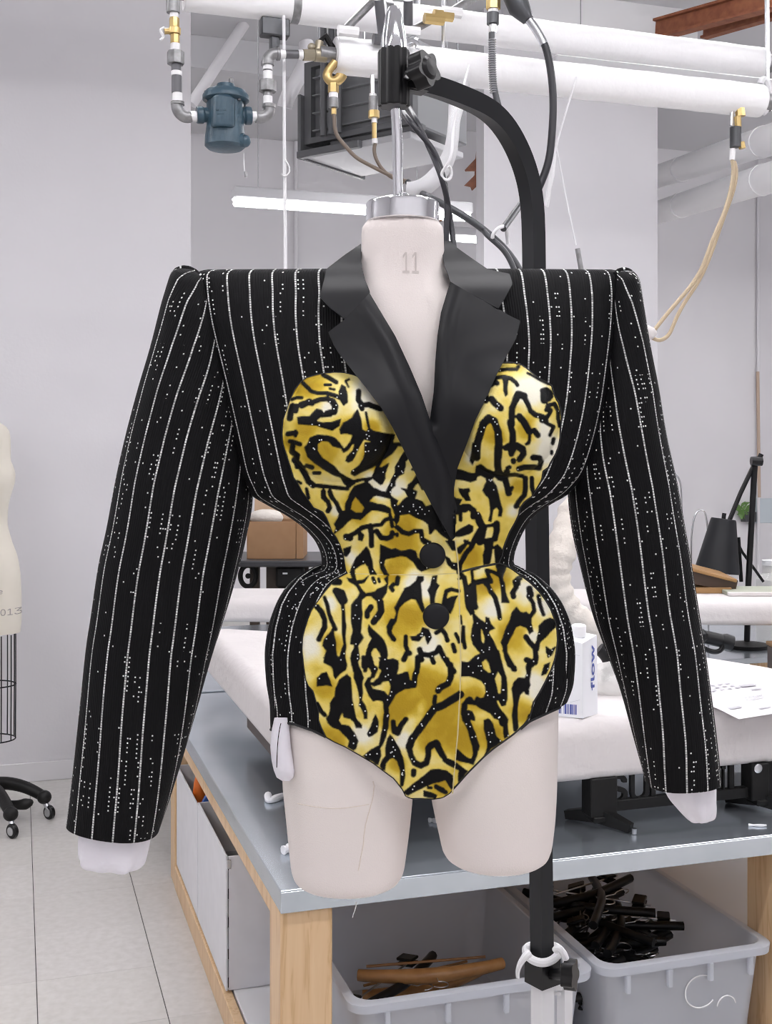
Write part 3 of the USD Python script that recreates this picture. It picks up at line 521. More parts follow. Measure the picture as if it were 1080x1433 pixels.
'L': 'p 24,0 37,0 39,10 42,20 45,30 46,42 46,52 44,59 40,60 37,54 34,53 35,58 39,65 44,70 47,75 46,80 47,88 48,93 43,95 42,88 42,83 38,80 37,75 32,73 28,68 20,64 12,59 8,58 3,58 2,66 4,75 8,85 12,94 16,103 15,108 9,108 8,100 5,90 2,82 -2,76 -4,68 -3,58 2,52 5,50 8,51 10,55 13,50 17,52 21,51 23,45 22,38 18,33 12,30 5,28 -4,28 -4,12 4,13 12,9 18,5|h 23,9 26,14 29,24 26,25 20,20 18,13|h 36,22 40,28 40,38 39,47 36,47 34,38 32,31|3.6 43,0 47,8 52,17 54,21|5 53,19 53,20|p 76,0 79,5 79,10 76,16 72,19 71,28 70,33 71,38 69,42 69,48 66,47 64,44 60,48 58,56 57,64 57,74 58,84 56,88 53,87 52,78 51,70 53,60 52,50 51,42 53,35 58,30 65,30 67,25 66,18 68,13 67,10 71,12 75,8|p 88,0 95,0 93,6 90,8|p 84,24 86,16 92,13 91,19 88,25 83,27|p 4,65 8,66 11,72 11,76 7,75 4,70|1.6 70,70 67,78|p 21,76 25,74 29,78 32,85 33,93 40,99 34,103 28,106 24,112 25,100 23,92 21,85|p 78,52 74,56 72,62 75,64',
'N': 'p 22,45 30,38 38,34 40,38 41,44 38,54 35,54 32,50 26,48|p 44,0 50,0 48,16 46,25 42,33 39,37 40,28 43,16|p 51,22 55,28 60,36 64,45 66,55 67,65 65,76 62,78 62,70 62,60 58,50 54,46 50,48 46,53 45,60 42,60 40,55 42,49 46,45 46,36 48,26|5 54,8 55,18 59,20 62,12 68,5|5.5 71,34 73,44 77,52 84,55 90,52 92,44 92,36 98,32 102,32 105,40 109,46|5 76,61 76,65|p 65,84 74,76 86,67 95,60 103,59 112,61 118,66 118,78 114,76 110,70 100,73 90,77 80,82 70,87|p 87,82 94,84 101,87 100,91 94,90 87,88|2 92,79 95,79|3 100,77 108,81',
'O': 'p 16,61 24,66 26,70 25,76 27,78 25,81 21,76 19,70 10,73|p 15,46 22,48 28,51 33,55 42,61 37,68 32,73 32,64 33,60 27,57 20,54 15,50|3 10,39 15,46|6 2,33 8,30 11,38|p 30,37 36,42 42,47 46,48 48,42 47,34 44,24 42,14 38,7 39,0 43,3 47,13 51,23 54,33 52,44 48,54 42,52 34,50 29,48|p 60,6 65,5 69,10 71,20 73,24 79,29 73,33 68,33 66,39 59,46 62,40 64,32 64,24 61,18|4 8,78 12,81 18,84'}
inks, holes = [], []
for k, s in INK.items():
    ox, oy = ORG[k]; add = []; cut = []
    for item in s.split('|'):
        h, *r = item.split(); P = [(ox+x*1.2963, oy+y*1.2963) for x, y in pl(' '.join(r))]
        if h in 'ph': (add if h == 'p' else cut).append(Polygon(P).buffer(0))
        else: add.append(LineString(P).buffer(float(h)*.648))
    g = unary_union(add)
    if cut: g = g.difference(unary_union(cut))
    inks.append(g)
ink = unary_union(inks).buffer(1.35).buffer(-.6)
def ink_depth(P):
    """Signed distance (mm) of points to the edge of the dark motifs, positive inside."""
    segs = [np.array(r.coords) for g in getattr(ink, 'geoms', [ink]) for r in [g.exterior, *g.interiors]]
    E = np.vstack([resample(s[:-1], .6) for s in segs if len(s) > 4]); d = cKDTree(E).query(P)[0]
    return np.where(shapely.contains_xy(ink, P[:, 0], P[:, 1]), d, -d)
CREAM = [(515,550,28),(462,572,12),(742,548,24),(770,632,24),(757,600,13),(598,822,15),(577,812,15),(596,905,24),(582,1000,15),(572,1020,14),(564,1038,12),(592,985,10),(530,685,15),(489,782,12),(434,905,18),(505,1026,14),(748,962,20),(746,890,10),(556,682,14),(660,640,10),(718,715,9),(518,668,9),(470,715,8),(672,803,10),(760,850,14),(735,830,16),(690,850,16),(462,845,10)]
OCHRE = [(450,636,22),(440,640,16),(432,536,20),(571,872,30),(592,960,28),(600,1010,36),(566,985,22),(650,1035,24),(622,985,24),(715,885,22),(505,698,16),(562,728,22),(416,530,16),(690,605,18),(738,600,16),(658,778,18),(664,975,16),(731,995,18),(462,900,14),(426,600,16),(405,620,12),(500,716,18),(560,762,24),(700,808,14),(474,790,14),(452,962,16),(465,1035,20),(690,1030,18),(614,1100,14),(680,818,16),(530,640,14),(552,800,18),(546,1010,14),(726,680,10),(520,600,12),(518,640,14),(555,1070,12),(490,595,12)]
def panel_colour(P, dep):
    n1 = meshkit.fbm(np.column_stack([P/26., np.zeros(len(P))]), 3, 5); n2 = meshkit.fbm(np.column_stack([P/11., np.ones(len(P))]), 3, 9)
    c = np.zeros(len(P))
    for s, w in ((CREAM, -1.), (OCHRE, 1.)):
        for x, y, r in s: c += w*np.exp(-(((P[:, 0]-x)**2+(P[:, 1]-y)**2)/(r*1.05)**2)**1.6)
    t = np.clip(.46+.5*np.clip(c, -1, 1)+.5*(n1-.5)+.25*(n2-.5), 0, 1)
    stops = np.array([(.88, .85, .70), (.87, .77, .37), (.82, .645, .14), (.6, .415, .035), (.46, .30, .018)]); q = np.linspace(0, 1, 5)
    col = np.column_stack([np.interp(t, q, stops[:, k]) for k in range(3)])
    edge = np.clip((dep+n2*1.4-.7)/1.3+.5, 0, 1)[:, None]
    return col*(1-edge)+np.array([.0035, .0035, .0042])*edge

jacket = thing('jacket', 'black beaded pinstripe jacket bodysuit with a yellow black print front, on the torso form', 'jacket', mm(30, 1115, 0)); J = jacket
# body: one loft of rows, the hem clamped to the leg openings
HEM = np.array(pl('372,1014 378,1021 386,1016 398,1011 412,1013 438,1022 457,1032 483,1045 506,1058 536,1078 551,1089 566,1108 577,1117 590,1118 605,1118 619,1117 630,1110 654,1082 678,1058 704,1038 727,1021 741,1009 754,1003 776,993 790,986'))
hd = cast(HEM[:, 0], np.minimum(HEM[:, 1], 1100)); hs = 1-np.maximum(hd, 5)/FX
HX, HV = (HEM[:, 0]-540)*hs, 640+(HEM[:, 1]-640)*hs
NT = 220; th = np.arange(NT)*2*np.pi/NT
rows = np.concatenate([[377, 378.2, 380, 383, 388], np.arange(394, 1112, 4.5)])
ring, uvs = [], []
refL = None
for vm in rows:
    L, R, af, ab, n = tb(vm); c, w = (L+R)/2-540, (R-L)/2
    x = c+w*np.sign(np.cos(th))*np.abs(np.cos(th))**(2/n); d0 = np.where(np.sin(th) >= 0, af, -ab)*np.abs(np.sin(th))**(2/n)
    vv = np.minimum(vm, np.interp(x, HX, HV)+np.where(d0 < 0, 30*np.exp(-((x-32)/150)**2), 0)) if vm > 960 else np.full(NT, vm)
    d = np.where(d0 >= 0, front(x, vv, 0), -np.abs(d0))
    if refL is None and vm > 440:
        seg = np.hypot(np.diff(np.append(x, x[0])), np.diff(np.append(d0, d0[0]))); refL = np.concatenate([[0], np.cumsum(seg)])[:NT]
    ring.append(mm(x, vv, d))
jb = loft(ring, cap=False); V = jb.vertices; F = jb.faces
xx, vvm = V[:, 0]*1000, 640+(EYE-V[:, 2])*1000; dd = (FD-V[:, 1])*1000
keepv = ~((vvm < 604) & (dd > -30) & (np.abs(xx-23-np.clip(vvm-400, 0, 999)*.165) < 64-np.clip(vvm-400, -40, 999)*.24))
keepv &= ~((vvm < 384) & (xx > -42) & (xx < 88))
F = F[keepv[F].all(1)]
a_, b_, c_ = V[F[:, 0]], V[F[:, 1]], V[F[:, 2]]; F = F[np.linalg.norm(np.cross(b_-a_, c_-a_), axis=1) > 1e-10]
uu = np.tile(refL/31., len(rows)); vt = np.repeat(rows/4.6, NT)
# roof between the rows at the top is closed by the shoulder line itself
obj('body', trimesh.Trimesh(V, F, process=False), 'pinstripe', jacket, uv=np.column_stack([uu, vt]))
def seam_wrap(name, pts, r, m, off=1., n=160, cups=1., closed=False):
    P = resample(np.array(pts, float), 5, closed); d = cast(P[:, 0], P[:, 1], lambda x, v: front(x, v, cups))+off
    return obj(name, tube(on(P[:, 0], P[:, 1], d), r, 6, closed=closed), m, jacket)
def sheet(poly, step, dfun, thick, back=True):
    P, T, nb = fill2d(Polygon(poly), step); d = dfun(P[:, 0], P[:, 1]); A = on(P[:, 0], P[:, 1], d)
    s = 1-d/FX; Bk = mm((P[:, 0]-540)*s, 640+(P[:, 1]-640)*s, d-thick)
    n = len(P); i = np.arange(nb); k = (i+1) % nb; r = Polygon(P[:nb]).exterior.is_ccw
    S = np.vstack([np.column_stack([i, k, k+n]), np.column_stack([i, k+n, i+n])])
    Fr = T[:, ::-1]; S = S if not r else S[:, ::-1]
    return trimesh.Trimesh(np.vstack([A, Bk]), np.vstack([Fr, Fr[:, ::-1]+n, S]), process=False), P, d
for name, poly in (('bust_panel', UP), ('hip_panel', LOW)):
    P, T, nb = fill2d(Polygon(poly), 1.55); dep = ink_depth(P); d = cast(P[:, 0], P[:, 1])
    lap = np.where((P[:, 0] < np.interp(P[:, 1], [740, 803, 870, 930, 972, 1010, 1030, 1084, 1118], [634, 641, 643, 644.5, 643, 641, 640, 635, 632])), 2.4, 0.)
    edge = np.clip(Polygon(poly).exterior.distance(shapely.points(P))/4., 0, 1)
    d = d+.6+1.6*np.sqrt(edge)+lap+1.3*np.clip(dep/2.2, 0, 1)**.6+.5*meshkit.fbm(np.column_stack([P/30., 0*d]), 2, 3)
    A = on(P[:, 0], P[:, 1], d); n = len(P); i = np.arange(nb); k = (i+1) % nb
    Bk = on(P[:nb, 0], P[:nb, 1], d[:nb]-5); S = np.vstack([np.column_stack([i, k, k+n]), np.column_stack([i, k+n, i+n])])
    Fr = T[:, ::-1]
    obj(name, trimesh.Trimesh(np.vstack([A, Bk]), np.vstack([Fr, S]), process=False), 'print', jacket, extra={'print': np.vstack([panel_colour(P, dep), panel_colour(P[:nb], dep[:nb])])})
    seam_wrap('panel_edging', [p for p in poly], .0013, 'black_trim', 1.5, closed=True)
# beads on the dark motifs, coloured pale to paint the glints of black beads
bm = []
ip = []
gb = ink.bounds
while len(ip) < 210:
    q = np.column_stack([rng.uniform(gb[0], gb[2], 400), rng.uniform(gb[1], gb[3], 400)])
    q = q[ink_depth(q) > 1.6]; pn = meshkit.noise(np.column_stack([q/26., 0*q[:, 0]]), 17); q = q[pn > .5]
    ip += [p for p in q if Polygon(UP).contains(Point(p)) or Polygon(LOW).contains(Point(p))]
ip = np.array(ip[:210]); dB = cast(ip[:, 0], ip[:, 1])+4.1+np.where(ip[:, 0] < 641, 2.4, 0); AB = on(ip[:, 0], ip[:, 1], dB)
t0 = trimesh.creation.icosphere(subdivisions=1, radius=1.)
obj('glint_beads', join(*[trimesh.Trimesh(t0.vertices*.00105+p, t0.faces, process=False) for p in AB]), 'bead_glass', jacket, kind='stuff')
# scattered beads on the black hip pads
hp = []
lowp = Polygon(LOW).buffer(3)
while len(hp) < 130:
    lft = len(hp) % 2 == 0; q = (rng.uniform(380, 482), 795+abs(rng.normal(0, 45))) if lft else (rng.uniform(704, 800), 792+abs(rng.normal(0, 45)))
    L_, R_ = np.interp(q[1], TB[:, 0], TB[:, 1]), np.interp(q[1], TB[:, 0], TB[:, 2])
    if q[1] < 930 and L_+8 < q[0] < R_-8 and not lowp.contains(Point(q)): hp.append(q)
hp = np.array(hp); AH = on(hp[:, 0], hp[:, 1], cast(hp[:, 0], hp[:, 1])+.8)
obj('hip_beads', join(*[trimesh.Trimesh(t0.vertices*.001+p, t0.faces, process=False) for p in AH]), 'bead_glass', jacket, kind='stuff')
# placket and waist piping
seam_wrap('placket_piping', pl('636.5,756 640,780 641.5,803 643,870 644.5,930 643,972 641.5,1000 640,1030 637.6,1052 635,1084 633,1110'), .0011, 'pipe_yellow', 4.)
seam_wrap('waist_piping', pl('487,803 540,805 600,805 641,803'), .0011, 'pipe_yellow', 3.2)
seam_wrap('waist_piping', pl('642,801 662,796 680,792 696,789'), .0009, 'pipe_yellow', 1.6)
seam_wrap('hem_binding', pl('379,1021 386,1016 398,1011 412,1013 438,1022 456,1031'), .0022, 'black_trim', -1.)
seam_wrap('hem_binding', pl('728,1020 741,1009 754,1003 776,993 783,990'), .0022, 'black_trim', -1.)
# hip pads: a rolled rim that stands out round the hips
for nm, pts in (('hip_roll', '447,792 430,801 412,813 396,832 386,850 378,880 374,915 376,950 380,985 382,1012'), ('hip_roll', '722,792 738,802 757,814 774,832 786,851 796,880 800,915 797,950 787,985')):
    P = resample(np.array(pl(pts)), 6, False); k = len(P); s = np.linspace(0, 1, k)
    L, R, af, ab, nn = tb(P[:, 1]); left = P[0, 0] < 540
    rr = (3+11*np.sin(np.pi*np.clip(s*1.02, 0, 1))**.7)
    cx = np.where(left, P[:, 0]+rr+2, P[:, 0]-rr-2); d = cast(cx, P[:, 1], lambda x, v: front(x, v, 0))*.75
    tm = tube(on(cx, P[:, 1], np.minimum(d, 60)), rr/1000, 14); nv = len(tm.vertices); jn = np.arange(nv)
    # its pinstripes run round the pad
    obj(nm, tm, 'pinstripe', jacket, uv=np.column_stack([(jn % 14)/14*3.0+(0 if left else 8), (jn//14)*1.3]))
# sleeves
def sleeve(name, pairs, dep, left):
    P = np.array([(*pl(a)[0], *pl(b)[0]) for a, b in (p.split() for p in pairs)]); k = len(P)
    mid = (P[:, :2]+P[:, 2:])/2; t = np.concatenate([[0], np.cumsum(np.linalg.norm(np.diff(mid, axis=0), axis=1))])
    ts = np.concatenate([np.linspace(0, 30, 9)[:-1], np.arange(30, t[-1], 7), [t[-1]]]); Q = PchipInterpolator(t, P)(ts); dp = np.interp(ts, t, dep)
    NN = 96; a = np.arange(NN)*2*np.pi/NN; e = 2/2.25
    ca, sa = np.sign(np.cos(a))*np.abs(np.cos(a))**e, np.sign(np.sin(a))*np.abs(np.sin(a))**e
    rings, uv = [], []; along = 0
    for i in range(len(ts)):
        c, h = (Q[i, :2]+Q[i, 2:])/2, (Q[i, 2:]-Q[i, :2])/2
        p = c+ca[:, None]*h; wob = 1.6*np.sin(ts[i]/60.+a*2)+1.2*np.sin(ts[i]/23.+a*3+left)
        d = dp[i]*sa+wob*np.clip(ts[i]/80, 0, 1)*np.abs(sa); rings.append(mm(p[:, 0]-540, p[:, 1], d))
        sg = np.hypot(*np.diff(np.column_stack([ca*np.linalg.norm(h), dp[i]*sa]), axis=0, append=[[ca[0]*np.linalg.norm(h), 0]]).T); ar = np.concatenate([[0], np.cumsum(sg)])[:NN]
        j = NN//2 if left else 0; ar = ar-ar[j]; uv.append(np.column_stack([ar/29.+.25, np.full(NN, ts[i]/4.6)]))
    # turned-in hem
    last = rings[-1]; cen = last.mean(0)
    for s_, dz in ((.985, -.001), (.93, .004), (.9, .03)):
        rings.append(cen+(last-cen)*[s_, s_, 1]+[0, 0, dz]); uv.append(uv[-1]*[1, 1]+[0, 1])
    m_ = loft(rings, cap=False); top = len(m_.vertices); V_ = np.vstack([m_.vertices, rings[0].mean(0)+[0, 0, .002]])
    Fc = np.array([[top, j, (j+1) % NN] for j in range(NN)]); U = np.vstack([*uv, uv[0].mean(0)])
    obj(name, trimesh.Trimesh(V_, np.vstack([m_.faces, Fc]), process=False), 'pinstripe', jacket, uv=U)
    return Q, ts
LS = ['249,376 271,377', '244,379 279,381', '240,384 285,388', '237,394 291,400', '228,425 302,432', '213,485 320,495', '195,545 336,562', '179,605 347,626', '164,670 353,694', '151,740 343,757', '140,790 331,805', '128,870 307,885', '124,895 298,912', '115,975 274,996', '106,1060 250,1078', '95,1151 221,1166']
RS = ['866,380 879,379', '861,382 885,382', '858,386 889,388', '856,396 892,396', '850,430 897,428', '842,490 906,485', '832,555 918,545', '812,625 930,612', '796,690 944,674', '801,740 953,724', '812,790 962,774', '830,860 973,843', '850,915 982,898', '870,970 990,955', '888,1035 999,1022', '905,1097 1006,1089']
SD = [10, 24, 34, 44, 54, 64, 70, 74, 76, 75, 73, 70, 69, 65, 61, 56]
sleeve('sleeve', LS, SD, 1); sleeve('sleeve', RS, SD, 0)
for pts, w in (('243,385 248,379 256,376 264,377 272,381 281,389 290,402', .005), ('860,385 866,380 873,378 880,380 886,386 891,396', .0045)):
    P = resample(np.array(pl(pts)), 2.5, False); tm = tube(on(P[:, 0], P[:, 1], 14+0*P[:, 0]), w, 12); nv = np.arange(len(tm.vertices))
    obj('shoulder_roll', tm, 'pinstripe', jacket, uv=np.column_stack([(nv//12)*.09, (nv % 12)/12*3.]))
# shoulder ridge piping
obj('shoulder_edge', tube(mm(np.array(resample(np.array([(285., 379), (455, 380)]), 8, False))[:, 0]-540, 381.5, 0), .0035, 8), 'black_trim', jacket)
obj('shoulder_edge', tube(mm(np.array(resample(np.array([(716., 380), (862, 379)]), 8, False))[:, 0]-540, 381.5, 0), .0035, 8), 'black_trim', jacket)
# collar and lapels
from scipy import ndimage
from scipy.interpolate import RegularGridInterpolator
_gu, _gv = np.arange(420, 761, 4.), np.arange(370, 791, 4.); _GU, _GV = np.meshgrid(_gu, _gv)
_lb = np.maximum(cast(_GU, _GV)+4, cast(_GU, _GV, lambda x, w: front(x, w, 0))+13)
LAPI = RegularGridInterpolator((_gv, _gu), ndimage.gaussian_filter(ndimage.maximum_filter(_lb, 9), 5.5), bounds_error=False, fill_value=None)
def d_lapel(lift, roll):
    rl = LineString(pl(roll))
    def f(u, v):
        d = np.maximum(LAPI(np.column_stack([v, u])), cast(u, v)+4)+lift
        k = np.clip(rl.distance(shapely.points(np.column_stack([u, v])))/26., 0, 1); return d+2.5*np.sin(np.pi*np.clip(k, 0, 1))-7*(1-k)**3
    return f
RL_L = '517,410 533,437 553,470 573,513 590,553 601,587 613,620 630,663 636,700 634,754'; RL_R = '628,398 625,410 617,437 612,470 609,507 607,547 603,577 603,590'
R_LAP = pl('630,394 650,406 675,420 697,432 712,441 728,449 722,474 710,496 697,520 682,552 667,583 652,624 640,655 634,690 640,712 634,730 612,640 601,592 603,577 607,547 609,507 612,470 617,437 625,410')
L_LAP = pl('482,447 459,465 466,481 473,493 491,516 510,540 533,570 548,596 560,620 574,648 587,675 602,703 616,728 632,756 637,752 637,715 633,680 625,650 613,620 603,592 590,553 573,513 553,470 533,437 517,410')
L_COL = pl('505,341 483,356 470,366 457,376 453,393 447,415 462,431 478,443 482,447 500,431 518,409 511,392 507,376 505,360')
R_COL = pl('618,338 629,336 640,347 661,362 683,377 713,383 717,397 706,418 697,432 672,418 650,406 630,394 627,384 622,372 619,356')
def d_col(u, v):
    return _CD(np.clip(v, 330, 450))+2.5*np.sin((u-450)/60.)
_CD = PchipInterpolator([330, 337, 350, 365, 378, 390, 405, 420, 450], [-32, -24, 4, 30, 47, 63, 78, 88, 104])
obj('lapel', sheet(R_LAP, 3.2, d_lapel(0, RL_R), 5)[0], 'satin', jacket, smooth=50)
obj('lapel', sheet(L_LAP, 3.2, d_lapel(7, RL_L), 5)[0], 'satin', jacket, smooth=50)
obj('collar', sheet(L_COL, 3.2, d_col, 6)[0], 'satin', jacket, smooth=50)
obj('collar', sheet(R_COL, 3.2, d_col, 6)[0], 'satin', jacket, smooth=50)
a = np.linspace(.0, np.pi, 40)   # the stand of the collar behind the neck
ns = [mm(23+np.cos(a)*(61+k), 345+z+9*np.sin(a), -8-np.sin(a)*(56+k)) for k, z in ((0, 0), (5, -1), (16, 42), (11, 43))]
obj('collar_stand', loft([np.vstack([q[i] for q in ns]) for i in range(40)]), 'satin', jacket, smooth=50)
# covered buttons
for u, v in ((605, 777), (610, 862)):
    d = float(cast(np.array([u]), np.array([v]))[0])+4; c = on(u, v, d)
    b = thing and obj('button', lathe([(.0135, -.003), (.0165, .001), (.0172, .003), (.0168, .0048), (.0145, .0066), (.009, .0079), (.004, .0083), (.0005, .0084)], 36, c, (-.02, -1, .05)), 'satin', jacket, smooth=60)

# ------------------------------------------------------------------ paper and cloth that pokes out of the jacket
def paper_plug(label, pairs, dep, seed, group=None):
    P = np.array([(*pl(a)[0], *pl(b)[0]) for a, b in (p.split() for p in pairs)]); k = len(P); NN = 64; a = np.arange(NN)*2*np.pi/NN; rings = []
    Q = PchipInterpolator(np.arange(k), np.column_stack([P, dep]))(np.linspace(0, k-1, 26))
    for i, q in enumerate(Q):
        c, h = (q[:2]+q[2:4])/2, (q[2:4]-q[:2])/2; t = i/25.
        cr = 1+.12*t*np.sin(5*a+seed+2.5*t)+.09*t*np.sin(9*a+seed*2-5*t)
        p = c+np.cos(a)[:, None]*h*np.where(np.abs(np.cos(a)) > .9, 1, cr)[:, None]; rings.append(mm(p[:, 0]-540, p[:, 1], q[4]*np.sin(a)*cr))
    return obj('tissue_roll', loft(rings), 'tissue', None, smooth=28, label=label, cat='tissue paper')
paper_plug('white tissue paper roll stuffed in the cuff of the left jacket sleeve, wide and blunt', ['112,1126 214,1140', '111,1158 211,1170', '110,1190 205,1200', '113,1202 202,1209', '120,1210 194,1215', '140,1213 180,1216'], [40, 40, 38, 36, 28, 9], 1)
paper_plug('crumpled white tissue paper poking out of the right jacket cuff in a point', ['918,1070 998,1064', '925,1095 1001,1090', '936,1118 1001,1112', '946,1130 1001,1123', '956,1141 1000,1134', '964,1148 998,1143', '974,1151 992,1149'], [38, 36, 32, 27, 22, 16, 5], 4)
hl = []
for i, (u0, u1, v, dp) in enumerate([(384, 404, 1004, 9), (380, 405, 1022, 11), (378, 407, 1045, 13), (380, 410, 1065, 15), (383, 412, 1078, 15), (387, 411, 1088, 11), (395, 405, 1093, 4)]):
    aa = np.arange(24)*2*np.pi/24; hl.append(on((u0+u1)/2+(u1-u0)/2*np.cos(aa), v+0*aa, 66+dp*np.sin(aa)))
cloth_end = thing('cloth_end', 'white cloth end with a dark basting thread, hanging below the left hip of the jacket', 'cloth', on(398, 1092, 66))
obj('cloth', loft(hl), 'tissue', cloth_end, smooth=60)
obj('basting_thread', tube(smooth_curve([on(393, 1012, 82), on(389, 1035, 83), on(387.5, 1060, 80), on(387, 1074, 78)], 20), .0006, 5), 'black_trim', cloth_end)

# ------------------------------------------------------------------ dress form
form = thing('dress_form', 'cream canvas torso form with chrome neck cap, wearing the pinstripe jacket', 'dress form', mm(30, 1232, 0))
def oval(vm, L, R, af, ab, n=2.2, k=72):
    a = np.arange(k)*2*np.pi/k; c, w = (L+R)/2-540, (R-L)/2
    return mm(c+w*np.sign(np.cos(a))*np.abs(np.cos(a))**(2/n), vm+0*a, np.where(np.sin(a) > 0, af, ab)*np.sign(np.sin(a))*np.abs(np.sin(a))**(2/n))
def dense(tab, step=9):
    T = np.array(tab, float); q = np.concatenate([np.arange(T[0, 0], T[-1, 0], step), [T[-1, 0]]]); return PchipInterpolator(T[:, 0], T[:, 1:])(q), q
tor, tq = dense([(311,509,617,44,44,2),(318,507,619,48,48,2),(345,506,621,50,50,2),(375,505,624,52,52,2),(395,500,632,56,54,2),(410,486,648,60,56,2.1),(430,452,690,65,58,2.2),(470,420,720,76,64,2.3),(560,410,728,90,72,2.3),(640,424,724,94,74,2.3),(720,450,712,82,66,2.3),(785,466,704,74,62,2.3),(840,430,742,92,74,2.3),(900,398,774,106,84,2.3),(960,391,781,108,86,2.3),(1000,391,780,104,84,2.3),(1050,393,779,97,80,2.3),(1085,420,750,80,66,2.2),(1102,470,700,50,44,2.1)])
parts = [loft([oval(v, *r) for v, r in zip(tq, tor)])]
for tab in ([(1000,392,560,95,82,2.1),(1050,394,574,94,80,2.1),(1100,396,578,92,78,2.1),(1140,400,575,88,76,2.1),(1190,405,569,83,73,2.1),(1215,408,565,80,71,2.1),(1226,411,561,77,68,2.1),(1232,418,553,70,62,2.1),(1234,428,544,60,52,2.1)],
            [(1000,598,780,95,82,2.1),(1050,598,779,94,80,2.1),(1100,601,778,91,78,2.1),(1140,608,776,87,75,2.1),(1175,616,772,82,72,2.1),(1190,620,769,79,70,2.1),(1198,625,764,75,66,2.1),(1203,634,756,66,58,2.1),(1205,645,746,56,48,2.1)]):
    r, q = dense(tab, 8); parts.append(loft([oval(v, *x) for v, x in zip(q, r)]))
mf = None
for p in parts:
    p.merge_vertices(); p.fix_normals()
    q = m3.Manifold(m3.Mesh(vert_properties=np.asarray(p.vertices, np.float32), tri_verts=np.asarray(p.faces, np.uint32))); mf = q if mf is None else mf+q
mq = mf.refine_to_length(.011).to_mesh(); torso = trimesh.Trimesh(mq.vert_properties[:, :3], mq.tri_verts); trimesh.smoothing.filter_taubin(torso, .5, .52, 30)
obj('torso', torso, 'canvas', form, smooth=50)
NC = mm(23, 311, 0)
obj('neck_cap', lathe([(.049, -.012), (.0515, -.01), (.0515, .012), (.051, .0155), (.048, .018), (.03, .0195), (.004, .0198)], 64, NC+[0, 0, .01]), 'chrome', form, smooth=40)
obj('cap_collar', lathe([(.013, .028), (.013, .036), (.009, .039), (.009, .040)], 32, NC), 'chrome', form, smooth=40)
rt = mm(8, 60, 0)
obj('hanging_rod', tube([NC+[-.006, 0, .03], mm(16, 200, 0), mm(12, 120, 0), rt], .0072, 24), 'chrome', form)
tx = meshkit.text_mesh('11', .029, .0012)
s_ = frame_mesh(tx, on(560, 383, 50.), np.array([.5, 0, 0]), np.array([0, 0, 1.]), np.array([0, -1., 0]))
vv_ = np.array(s_.vertices); zz = np.asarray(join(tx).vertices)[:, 2]; qq_ = trimesh.proximity.closest_point(torso, vv_)[0]; vv_[:, 1] = qq_[:, 1]-.0003-zz*.5
vv_[:, 0] += .001; obj('size_number', trimesh.Trimesh(vv_, s_.faces, process=False), 'faint_ink', form)
nt = np.linspace(0, 1, 24)
def seam_on_torso(pts, r):
    P = resample(np.array(pl(pts)), 6, False); r0 = trimesh.proximity.closest_point(torso, on(P[:, 0], P[:, 1], 75+0*P[:, 0]))[0]
    return tube(r0+[0, -.0002, 0], r, 5)
obj('seam', seam_on_torso('521,1088 515,1120 508,1150 506,1180 500,1215', .0007), 'seam_thread', form)
obj('seam', seam_on_torso('404,1128 440,1126 480,1124 512,1121', .0005), 'seam_thread', form)

# ------------------------------------------------------------------ the stand that holds it
post_b = px(758.5, 1345, 1.85); post_t = px(746.5, 330, 1.85)
stand = thing('form_stand', 'black bent-arm stand with clamps and star knobs, holding the torso form from above', 'stand', (post_b[0], 1.85, 0))
sq = .0268/math.sqrt(2)
dr = (post_t-post_b)/np.linalg.norm(post_t-post_b)
arm = smooth_curve([post_b, post_b+dr*.4, post_b+dr*.8, px(747.5, 420, 1.85), px(746.5, 330, 1.85), px(741, 262, 1.842), px(722, 205, 1.815), px(690, 160, 1.765), px(650, 137, 1.715), px(610, 122, 1.67), px(566, 112, 1.63)], 90)
k1 = 52
upv = [math.sin(math.radians(36)), -math.cos(math.radians(36)), 0]
obj('post', tube(np.vstack([post_b, arm[1:40]]), .0268*.70, square=math.pi/4, up=upv), 'black_paint', stand, smooth=30)
obj('curved_arm', tube(arm[39:], .0268*.70, square=math.pi/4, up=upv), 'black_paint', stand, smooth=30)
cl = px(551, 110, FD)
def clamp_prof(k=64):
    a = np.arange(k)*2*np.pi/k; return a
ra = .021+.0016*np.cos(np.arange(80)*2*np.pi/80*10)
rings = [np.column_stack([ra*s*np.cos(np.arange(80)*2*np.pi/80), ra*s*np.sin(np.arange(80)*2*np.pi/80), np.full(80, z)])+cl for s, z in ((.9, -.04), (1, -.038), (1, .036), (.92, .04))]
obj('rod_clamp', loft(rings), 'black_plastic', stand)
obj('clamp_block', lw(box((0, 0, 0), (.01, .01, .01))) if False else tube([cl+[.01, .004, -.0], cl+[.045, .02, -.002]], .018, square=math.pi/4), 'black_plastic', stand)
obj('rod_sleeve', lathe([(.0185, .038), (.0185, .046), (.017, .06), (.012, .088), (.0085, .097), (.007, .1), (.003, .101)], 40, cl), 'chrome', stand, smooth=40)
def star_knob(c, ax, r, t):
    a = np.arange(60)*2*np.pi/60; q = r*(1+.16*np.cos(a*5)); m_ = extrude(np.column_stack([q*np.cos(a), q*np.sin(a)]), t, (0, 0, -t/2))
    T = trimesh.geometry.align_vectors([0, 0, 1], np.asarray(ax, float)/np.linalg.norm(ax)); return trimesh.Trimesh(m_.vertices@T[:3, :3].T+np.asarray(c), m_.faces, process=False)
kc = px(592, 98, 1.60)
obj('clamp_knob', join(star_knob(kc, (.75, -.6, .1), .0225, .022), rod(kc-[.03, -.022, .004], kc, .007), lathe([(.0165, .011), (.012, .015), (.001, .016)], 24, kc, (.75, -.6, .1))), 'black_plastic', stand, smooth=30)
obj('knob_screw', rod(px(572, 106, 1.60), px(566, 104, 1.598), .005), 'steel', stand)
